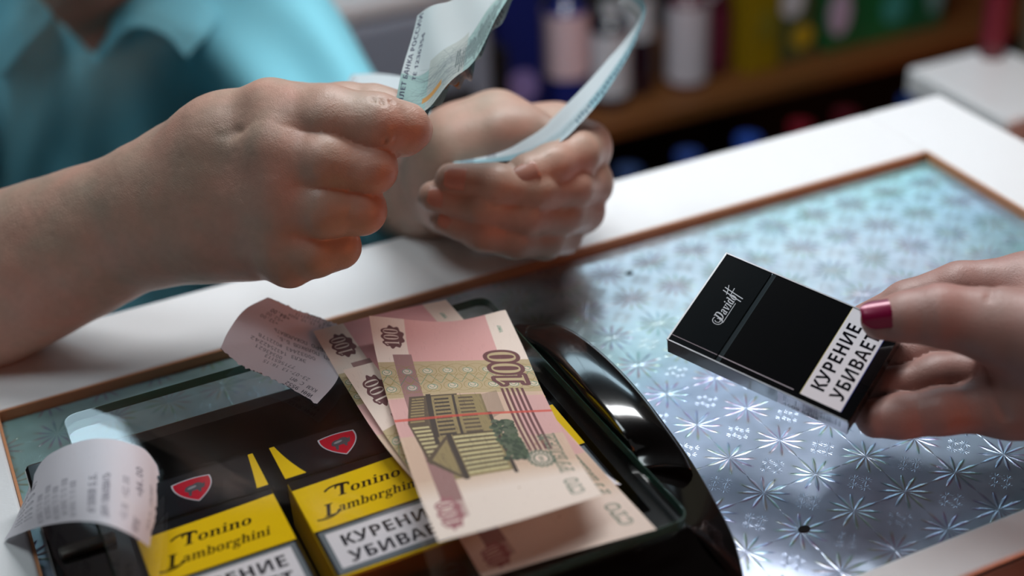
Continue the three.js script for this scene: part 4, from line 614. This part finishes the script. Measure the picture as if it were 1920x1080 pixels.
// ---- the customer's hand
{
  const C = {
    palm: [
      [[0.4349, 0.076, -0.2821, 0.03], [0.4011, 0.066, -0.3157, 0.026]],
      [[0.4108, 0.0681, -0.3257, 0.02], [0.4005, 0.06, -0.376, 0.0135]], [[0.4055, 0.0657, -0.32, 0.021], [0.3843, 0.0487, -0.3652, 0.013]], [[0.3998, 0.0616, -0.3133, 0.021], [0.3696, 0.0425, -0.352, 0.0125]], [[0.3982, 0.0564, -0.3105, 0.019], [0.3592, 0.0367, -0.3397, 0.0125]],
      [[0.3922, 0.07, -0.3158, 0.022], [0.3676, 0.0645, -0.3421, 0.0175]], [[0.376, 0.0483, -0.3274, 0.018], [0.3619, 0.0399, -0.3382, 0.0135]],
    ],
    fingers: [
      [[0.4006, 0.0605, -0.3763, 0.0125], [0.3763, 0.0588, -0.3921, 0.0098], [0.3582, 0.0499, -0.403, 0.0088], [0.3451, 0.0393, -0.4117, 0.0078]],
      [[0.3843, 0.0487, -0.3652, 0.012], [0.3558, 0.0448, -0.3749, 0.0092], [0.3393, 0.0383, -0.3841, 0.0084], [0.3258, 0.0309, -0.3939, 0.0076]],
      [[0.3697, 0.0429, -0.3522, 0.0115], [0.3435, 0.0397, -0.364, 0.009], [0.3285, 0.0339, -0.373, 0.0082], [0.3152, 0.0263, -0.3827, 0.0074]],
      [[0.3596, 0.0367, -0.3395, 0.0112], [0.3354, 0.0346, -0.3499, 0.0092], [0.3228, 0.0314, -0.3584, 0.0086], [0.314, 0.0299, -0.3638, 0.008]],
      [[0.372, 0.071, -0.3253, 0.02], [0.3542, 0.0715, -0.3462, 0.015], [0.3375, 0.0738, -0.3601, 0.0118], [0.3274, 0.0723, -0.3673, 0.0098], [0.32, 0.0698, -0.3733, 0.0082]],
    ],
  };
  const t = thing('person', 'customer hand with glossy crimson nails reaching in from the right with a pack', 'person', [0.3958, 0.0621, -0.323]);
  const pts = [...C.palm.flat(), ...C.fingers.flat()], b = bounds(pts, 0.006);
  const marks = [{ f: seg([0.3295, 0.0877, -0.3589, 0], [0.3264, 0.0717, -0.3494, 0]), r: 0.0012, h: 0.0004 }, { f: seg([0.327, 0.0859, -0.36, 0], [0.3239, 0.0719, -0.3519, 0]), r: 0.0012, h: 0.0004 }, { f: seg([0.3521, 0.0584, -0.3511, 0], [0.3486, 0.0413, -0.3294, 0]), r: 0.0022, h: 0.0011 }, { f: seg([0.3478, 0.0862, -0.3461, 0], [0.3865, 0.0781, -0.3815, 0]), r: 0.0018, h: 0.0008 }];
  part(t, 'hand', fromWorld(netMesh(handField(C.palm, C.fingers, { kf: 0.0010, kj: 0.006, kp: 0.012, marks }), b[0], b[1], 0.0017, skin([0.45, 0.245, 0.21], 11, 0.7), [along([0.3203, 0.0435, -0.374, 0], [0.3711, 0.0409, -0.3503, 0]), along([0.34, 0.0298, -0.3434, 0], [0.3752, 0.068, -0.3924, 0])]), t), skinMat({ bumpScale: 0.0002, roughness: 0.42 }));
  const polish = phys({ color: 0x7d0a3c, roughness: 0.3, metalness: 0.2, clearcoat: 0.4, clearcoatRoughness: 0.1, bumpMap: skinBump, bumpScale: 0.0001 });
  part(t, 'fingernail', fromWorld(nailGeo([0.3152, 0.078, -0.3682, 0], along([0.3247, 0.0781, -0.3648, 0], [0.3105, 0.0755, -0.373, 0]), [-0.30, 0.80, 0.50], 0.0155, 0.0118, 0.42), t), polish, 'glossy crimson thumbnail');
  part(t, 'fingernail', fromWorld(nailGeo([0.3106, 0.028, -0.3653, 0], along([0.3227, 0.031, -0.3582, 0], [0.3114, 0.0272, -0.3669, 0]), [-0.5, -0.6, 0.3], 0.011, 0.010, 0.4), t), polish, 'crimson little fingernail');
  const arm = [[0.4139, 0.068, -0.3051], [0.4349, 0.076, -0.2821], [0.4652, 0.0799, -0.2587]], e0 = arm[2]; arm.push([e0[0] + 0.13, e0[1] - 0.05, e0[2] + 0.06], [e0[0] + 0.24, e0[1] - 0.06, e0[2] + 0.16], [e0[0] + 0.32, e0[1] + 0.0, e0[2] + 0.32]);
  part(t, 'sleeve', fromWorld(loft(arm.map((c, k) => { const a = V(arm[Math.max(0, k - 1)]), b = V(arm[Math.min(arm.length - 1, k + 1)]), d = b.sub(a).normalize(), u = new THREE.Vector3(0, 1, 0).sub(d.clone().multiplyScalar(d.y)).normalize(), w = new THREE.Vector3().crossVectors(d, u), r = 0.035 + k * 0.005; return Array.from({ length: 24 }, (_, i) => { const q = i / 24 * 2 * Math.PI, rr = r * (1 + 0.05 * Math.sin(q * 3 + k)); return [c[0] + rr * (u.x * Math.sin(q) + w.x * Math.cos(q)), c[1] + rr * (u.y * Math.sin(q) + w.y * Math.cos(q)), c[2] + rr * (u.z * Math.sin(q) + w.z * Math.cos(q))]; }); }), 30), t), std({ color: 0x2b2a33, roughness: 0.9, side: THREE.DoubleSide }), 'dark sleeve');
}
// ------------------------------------------------------------------ notes in the clerk's hands
const tealInk = (x, w, h, o) => {
  const m = (v) => v * MM, r = rng(o.seed); x.fillStyle = o.paper; x.fillRect(0, 0, w, h);
  x.fillStyle = o.c1; x.fillRect(0, h * 0.62, w, h * 0.38); x.fillStyle = o.c2; x.fillRect(m(30), h * 0.55, m(40), h * 0.45);
  x.globalAlpha = 0.4; x.strokeStyle = o.c3; for (let i = 0; i < 150; i++) { x.lineWidth = 1 + r() * 3; x.beginPath(); x.moveTo(r() * w, h * 0.6 + r() * h * 0.4); x.quadraticCurveTo(r() * w, h * 0.6 + r() * h * 0.4, r() * w, h * 0.55 + r() * h * 0.45); x.stroke(); } x.globalAlpha = 1;
  x.fillStyle = o.c4; for (let i = 0; i < 26; i++) x.fillRect(m(60) + i * 26, h * (0.66 + 0.12 * r()), 12, h * 0.2);
  x.fillStyle = '#b88a4a'; x.fillRect(m(26), h * 0.86, m(20), h * 0.05);
  x.fillStyle = '#2a2f4c'; x.save(); x.translate(m(7.5), h - 20); x.rotate(-Math.PI / 2); x.font = `bold ${m(7)}px sans-serif`; x.fillText('БИЛЕТ БАНКА РОССИИ', 0, 0, h - 30); x.font = `bold ${m(5.4)}px sans-serif`; x.fillText('ТЕ 1236354', m(20), m(8.6)); x.restore();
  x.fillStyle = o.c4; x.font = `bold ${m(10)}px serif`; x.fillText('1000', m(118), m(14)); x.font = `bold ${m(6)}px serif`; x.fillText('РУБЛЕЙ', m(86), h - 24);
};
const teal = noteMat(canvasTex(150 * MM, 65 * MM, (x, w, h) => tealInk(x, w, h, { seed: 31, paper: '#b9c9cd', c1: '#8fb3b2', c2: '#a9b6b4', c3: '#5d6f74', c4: '#43595c' })));
const teal2 = noteMat(canvasTex(150 * MM, 65 * MM, (x, w, h) => tealInk(x, w, h, { seed: 44, paper: '#c3cdd2', c1: '#8fb9c4', c2: '#b7c6cc', c3: '#5f7580', c4: '#4a6a78' })));
const wave = (u, v) => 0.0012 * Math.sin(u * 19 + v * 6);
// rows from the lower right edge to the upper left edge, points from the end in the fingers outwards... the short end carries the lettering
solo('banknote', sheet([
  [[0.1875, 0.1176, -0.5529], [0.1969, 0.1195, -0.5454], [0.2099, 0.127, -0.5472], [0.2244, 0.1316, -0.5536], [0.2401, 0.1394, -0.5653], [0.2563, 0.1493, -0.5783], [0.2772, 0.1617, -0.5968]],
  [[0.2013, 0.1327, -0.5716], [0.2103, 0.1346, -0.5665], [0.2233, 0.1395, -0.5679], [0.2381, 0.1445, -0.5745], [0.2526, 0.1506, -0.5831], [0.268, 0.1575, -0.5931], [0.2875, 0.166, -0.6073]],
  [[0.216, 0.1467, -0.5892], [0.2268, 0.1504, -0.587], [0.239, 0.1536, -0.5887], [0.253, 0.1564, -0.5941], [0.2676, 0.1606, -0.6003], [0.282, 0.1647, -0.6077], [0.2983, 0.1697, -0.6172]]], 50, 30, { bump: wave }), teal, 'grey green banknote pinched upright between index finger and thumb', 'banknote', 'notes in the clerk hands');
solo('banknote', sheet([
  [[0.1998, 0.1165, -0.5445], [0.2155, 0.1238, -0.5523], [0.2265, 0.1241, -0.5572], [0.2381, 0.1322, -0.5673], [0.2603, 0.1445, -0.5829], [0.2856, 0.1589, -0.601]],
  [[0.1951, 0.1145, -0.5523], [0.2098, 0.1284, -0.5626], [0.2265, 0.138, -0.5763], [0.2401, 0.1453, -0.5849], [0.2564, 0.1542, -0.5959], [0.2778, 0.1664, -0.6118]]], 50, 16, { bump: (u, v) => 0.002 * Math.sin(u * 40) * (1 - v) }), teal2, 'crumpled banknote behind the upright one in the pinching hand', 'banknote', 'notes in the clerk hands');
solo('banknote', sheet([
  [[0.2003, 0.0803, -0.6717], [0.2045, 0.0897, -0.64], [0.2086, 0.0979, -0.6076], [0.2126, 0.1031, -0.5853]],
  [[0.218, 0.0728, -0.7071], [0.2207, 0.0839, -0.6773], [0.2233, 0.0935, -0.6465], [0.2249, 0.1024, -0.6157]]], 20, 10), teal2, 'pale banknote lying flat behind the pinching hand', 'banknote', 'notes in the clerk hands');
solo('banknote', sheet([
  [[0.2266, 0.0696, -0.5853], [0.2385, 0.0769, -0.5631], [0.2522, 0.0805, -0.5534], [0.2697, 0.0836, -0.5542], [0.2829, 0.0868, -0.5603], [0.2989, 0.0928, -0.5683], [0.3153, 0.1029, -0.5766], [0.3283, 0.1124, -0.5847], [0.3383, 0.1238, -0.5929], [0.3371, 0.1295, -0.6022], [0.3348, 0.1252, -0.61]],
  [[0.2362, 0.0628, -0.6034], [0.2488, 0.0698, -0.5867], [0.2597, 0.0761, -0.5778], [0.2746, 0.08, -0.5812], [0.2887, 0.0854, -0.586], [0.3045, 0.0919, -0.592], [0.3186, 0.0985, -0.5977], [0.3309, 0.1045, -0.6026], [0.3414, 0.1112, -0.6086], [0.3405, 0.1145, -0.6149], [0.3389, 0.1169, -0.6246]]], 80, 12), teal2, 'pale blue banknote bent upwards in the hand with visible nails', 'banknote', 'notes in the clerk hands');

// ------------------------------------------------------------------ goods and furniture on the clerk side
const shelfWood = std({ color: 0x774820, roughness: 0.6 }), blackBoard = std({ color: 0x0d0c0d, roughness: 0.8 });
{
  const t = thing('shelf_unit', 'dark shelf unit with orange brown boards low behind the counter', 'shelf', [0.95, FLOOR, -1.42]);
  const P = (n, g, m) => part(t, n, fromWorld(g, t), m);
  P('shelf_board', span(0.575, 1.36, -0.336, -0.318, -1.53, -1.3, 0.002), shelfWood); P('shelf_board', span(0.575, 1.36, -0.668, -0.65, -1.53, -1.16, 0.002), shelfWood);
  P('back_panel', span(0.575, 1.36, FLOOR, 0.1, -1.55, -1.531), blackBoard); P('side_panel', span(0.562, 0.575, FLOOR, -0.2, -1.55, -1.3), blackBoard); P('side_panel', span(1.36, 1.38, FLOOR, 0.1, -1.55, -1.3), blackBoard);
  P('shelf_board', span(0.575, 1.36, 0.082, 0.1, -1.53, -1.34, 0.002), shelfWood);
}
function bottle(x, z, y, r, h, body, label, cap, text, group, lr = [0.22, 0.72]) {
  const t = thing('bottle', text, 'bottle', [x, y, z], group), pr = [[0.0001, 0], [r * 0.92, 0], [r, 0.03 * h], [r, 0.74 * h], [r * 0.85, 0.82 * h], [r * 0.4, 0.89 * h], [r * 0.38, 0.93 * h], [0.0001, 0.93 * h]];
  part(t, 'bottle_body', new THREE.LatheGeometry(pr.map((p) => new THREE.Vector2(...p)), 24), phys({ color: body, roughness: 0.2, clearcoat: 0.5 }));
  part(t, 'bottle_label', new THREE.CylinderGeometry(r * 1.015, r * 1.015, h * (lr[1] - lr[0]), 24, 1, true).translate(0, h * (lr[0] + lr[1]) / 2, 0), std({ color: label, roughness: 0.7, side: THREE.DoubleSide }));
  part(t, 'bottle_cap', new THREE.CylinderGeometry(r * 0.44, r * 0.44, h * 0.1, 18).translate(0, h * 0.95, 0), std({ color: cap, roughness: 0.4 }));
}
const SY = -0.318, SZ = -1.37, shelfGroup = 'goods on the low shelf';
bottle(0.678, SZ, SY, 0.026, 0.15, 0x1a2a7c, 0xe6cfd8, 0x22308a, 'dark blue bottle with a wide pale pink label on the low shelf', shelfGroup, [0.3, 0.8]);
bottle(0.728, SZ + 0.012, SY, 0.023, 0.12, 0x151a30, 0xd6dde6, 0xcfd6dd, 'short dark bottle with white label leaning towards the blue ones', shelfGroup, [0.12, 0.75]);
bottle(0.77, SZ, SY, 0.02, 0.14, 0x2a1420, 0xc9d3dc, 0xd8dde2, 'slim dark bottle with white top behind the bent banknote', shelfGroup, [0.5, 0.85]);
bottle(0.832, SZ + 0.01, SY, 0.025, 0.13, 0x5a1430, 0xd6cfd8, 0xc7ced6, 'maroon bottle with tall off-white label in the middle of the shelf', shelfGroup, [0.06, 0.78]);
bottle(0.876, SZ - 0.01, SY, 0.024, 0.12, 0x4a1026, 0x6d1836, 0xc73a55, 'dark red bottle with bright pink red cap', shelfGroup, [0.1, 0.7]);
function carton(x0, x1, h, depth, color, z, text, patches, cat = 'carton') {
  const t = thing('carton', text, cat, [(x0 + x1) / 2, SY, z], shelfGroup); part(t, 'carton_box', box(x1 - x0, h, depth, 0, h / 2, 0, 0.003), phys({ color, roughness: 0.35, clearcoat: 0.4 }));
  for (const [c, u, v, a, b] of patches) part(t, 'print_patch', new THREE.CylinderGeometry(1, 1, 0.001, 20).rotateX(Math.PI / 2).scale(a, b, 1).translate(u, v, depth / 2 + 0.0005), std({ color: c, roughness: 0.6 }));
}
carton(0.58, 0.638, 0.17, 0.05, 0x16246c, SZ, 'dark blue carton at the left end of the low shelf', [[0x8f86c9, 0, 0.05, 0.02, 0.02]]);
carton(0.9, 0.948, 0.135, 0.045, 0x9a7d10, SZ + 0.01, 'tall yellow carton beside the maroon bottles', [[0x8a7a20, 0.005, 0.06, 0.014, 0.02]]);
carton(0.95, 1.003, 0.105, 0.045, 0x55603a, SZ, 'olive carton with white round spot beside the yellow one', [[0xe8e4ea, -0.008, 0.078, 0.017, 0.02], [0xc6a320, 0.01, 0.03, 0.016, 0.014]]);
carton(1.018, 1.082, 0.12, 0.05, 0x22663a, SZ, 'green carton with a pale lilac patch', [[0xc7b9d8, -0.012, 0.05, 0.016, 0.028], [0xc9582c, 0.015, 0.1, 0.01, 0.01]]);
carton(1.084, 1.141, 0.12, 0.05, 0x1f7040, SZ, 'green carton with an orange spot between its green neighbours', [[0x3c9f9a, 0.008, 0.04, 0.018, 0.02], [0xb0762c, -0.01, 0.095, 0.012, 0.012]]);
carton(1.143, 1.2, 0.118, 0.05, 0x196544, SZ, 'blue green carton at the right end of the green row', [[0x6fa3a8, 0.012, 0.06, 0.014, 0.04]]);
[[0.664, -1.2, 0x24406f, 'dark bottle with grey blue cap on the floor shelf nearest the white frame'], [0.738, -1.2, 0x23458f, 'dark bottle with steel blue cap, second from the left on the floor shelf'], [0.815, -1.2, 0x2c55b5, 'dark bottle with bright blue cap below the maroon bottle'], [0.884, -1.2, 0x7d1428, 'dark bottle with red cap below the yellow carton'], [0.945, -1.2, 0x5a1020, 'dark bottle with dark red cap below the olive carton'], [1.03, -1.19, 0x2a4f9d, 'dark bottle with blue cap below the green cartons']].forEach(([x, z, cap, text]) => bottle(x, z, -0.65, 0.032, 0.33, 0x14161c, 0x1d2028, cap, text, 'bottles on the floor shelf'));
{ // printer on a cabinet
  const c = thing('cabinet', 'dark cabinet carrying the grey printer behind the clerk', 'cabinet', [0.445, FLOOR, -1.4]);
  part(c, 'cabinet_body', box(0.22, 0.65, 0.26, 0, 0.325, 0, 0.005), std({ color: 0x26262a, roughness: 0.6 })); part(c, 'cabinet_door', box(0.2, 0.6, 0.012, 0, 0.32, 0.136, 0.003), std({ color: 0x2e2e34, roughness: 0.5 }));
  const t = thing('printer', 'grey office printer with pale lid beyond the clerk shoulder', 'printer', [0.445, -0.3, -1.39]);
  part(t, 'printer_body', box(0.21, 0.17, 0.22, 0, 0.085, 0, 0.012), std({ color: 0x8590a0, roughness: 0.5 })); part(t, 'printer_lid', box(0.216, 0.025, 0.226, 0, 0.184, 0, 0.008), std({ color: 0xd6dade, roughness: 0.5 })); part(t, 'paper_slot', box(0.16, 0.06, 0.012, 0, 0.05, 0.108, 0.004), std({ color: 0x26272b, roughness: 0.7 }));
}
{ // white topped cabinet to the right of the counter
  const t = thing('low_cabinet', 'low white topped cabinet beyond the far right corner of the counter', 'cabinet', [0.86, FLOOR, -0.876]);
  part(t, 'cabinet_body', fromWorld(span(0.812, 0.905, FLOOR, -0.165, -0.935, -0.818, 0.003), t), std({ color: 0x4e4a38, roughness: 0.7 })); part(t, 'cabinet_top', fromWorld(span(0.806, 0.91, -0.165, -0.14, -0.942, -0.812, 0.004), t), laminate);
}
bottle(0.887, -0.925, -0.14, 0.012, 0.09, 0x5a0618, 0x6d0a20, 0x4a0614, 'deep red bottle standing on the white topped cabinet', undefined, [0.15, 0.7]);
{ const t = thing('wall_post', 'olive brown wooden post at the right edge behind the counter', 'post', [0.975, FLOOR, -0.85]); part(t, 'post_shaft', box(0.11, CEIL - FLOOR, 0.16, 0, (CEIL - FLOOR) / 2, 0, 0.004), std({ color: 0x5a5340, roughness: 0.7 })); part(t, 'post_strip', box(0.02, CEIL - FLOOR, 0.006, -0.03, (CEIL - FLOOR) / 2, 0.082), std({ color: 0x59625f, roughness: 0.5 })); }

renderer.render(scene, camera);
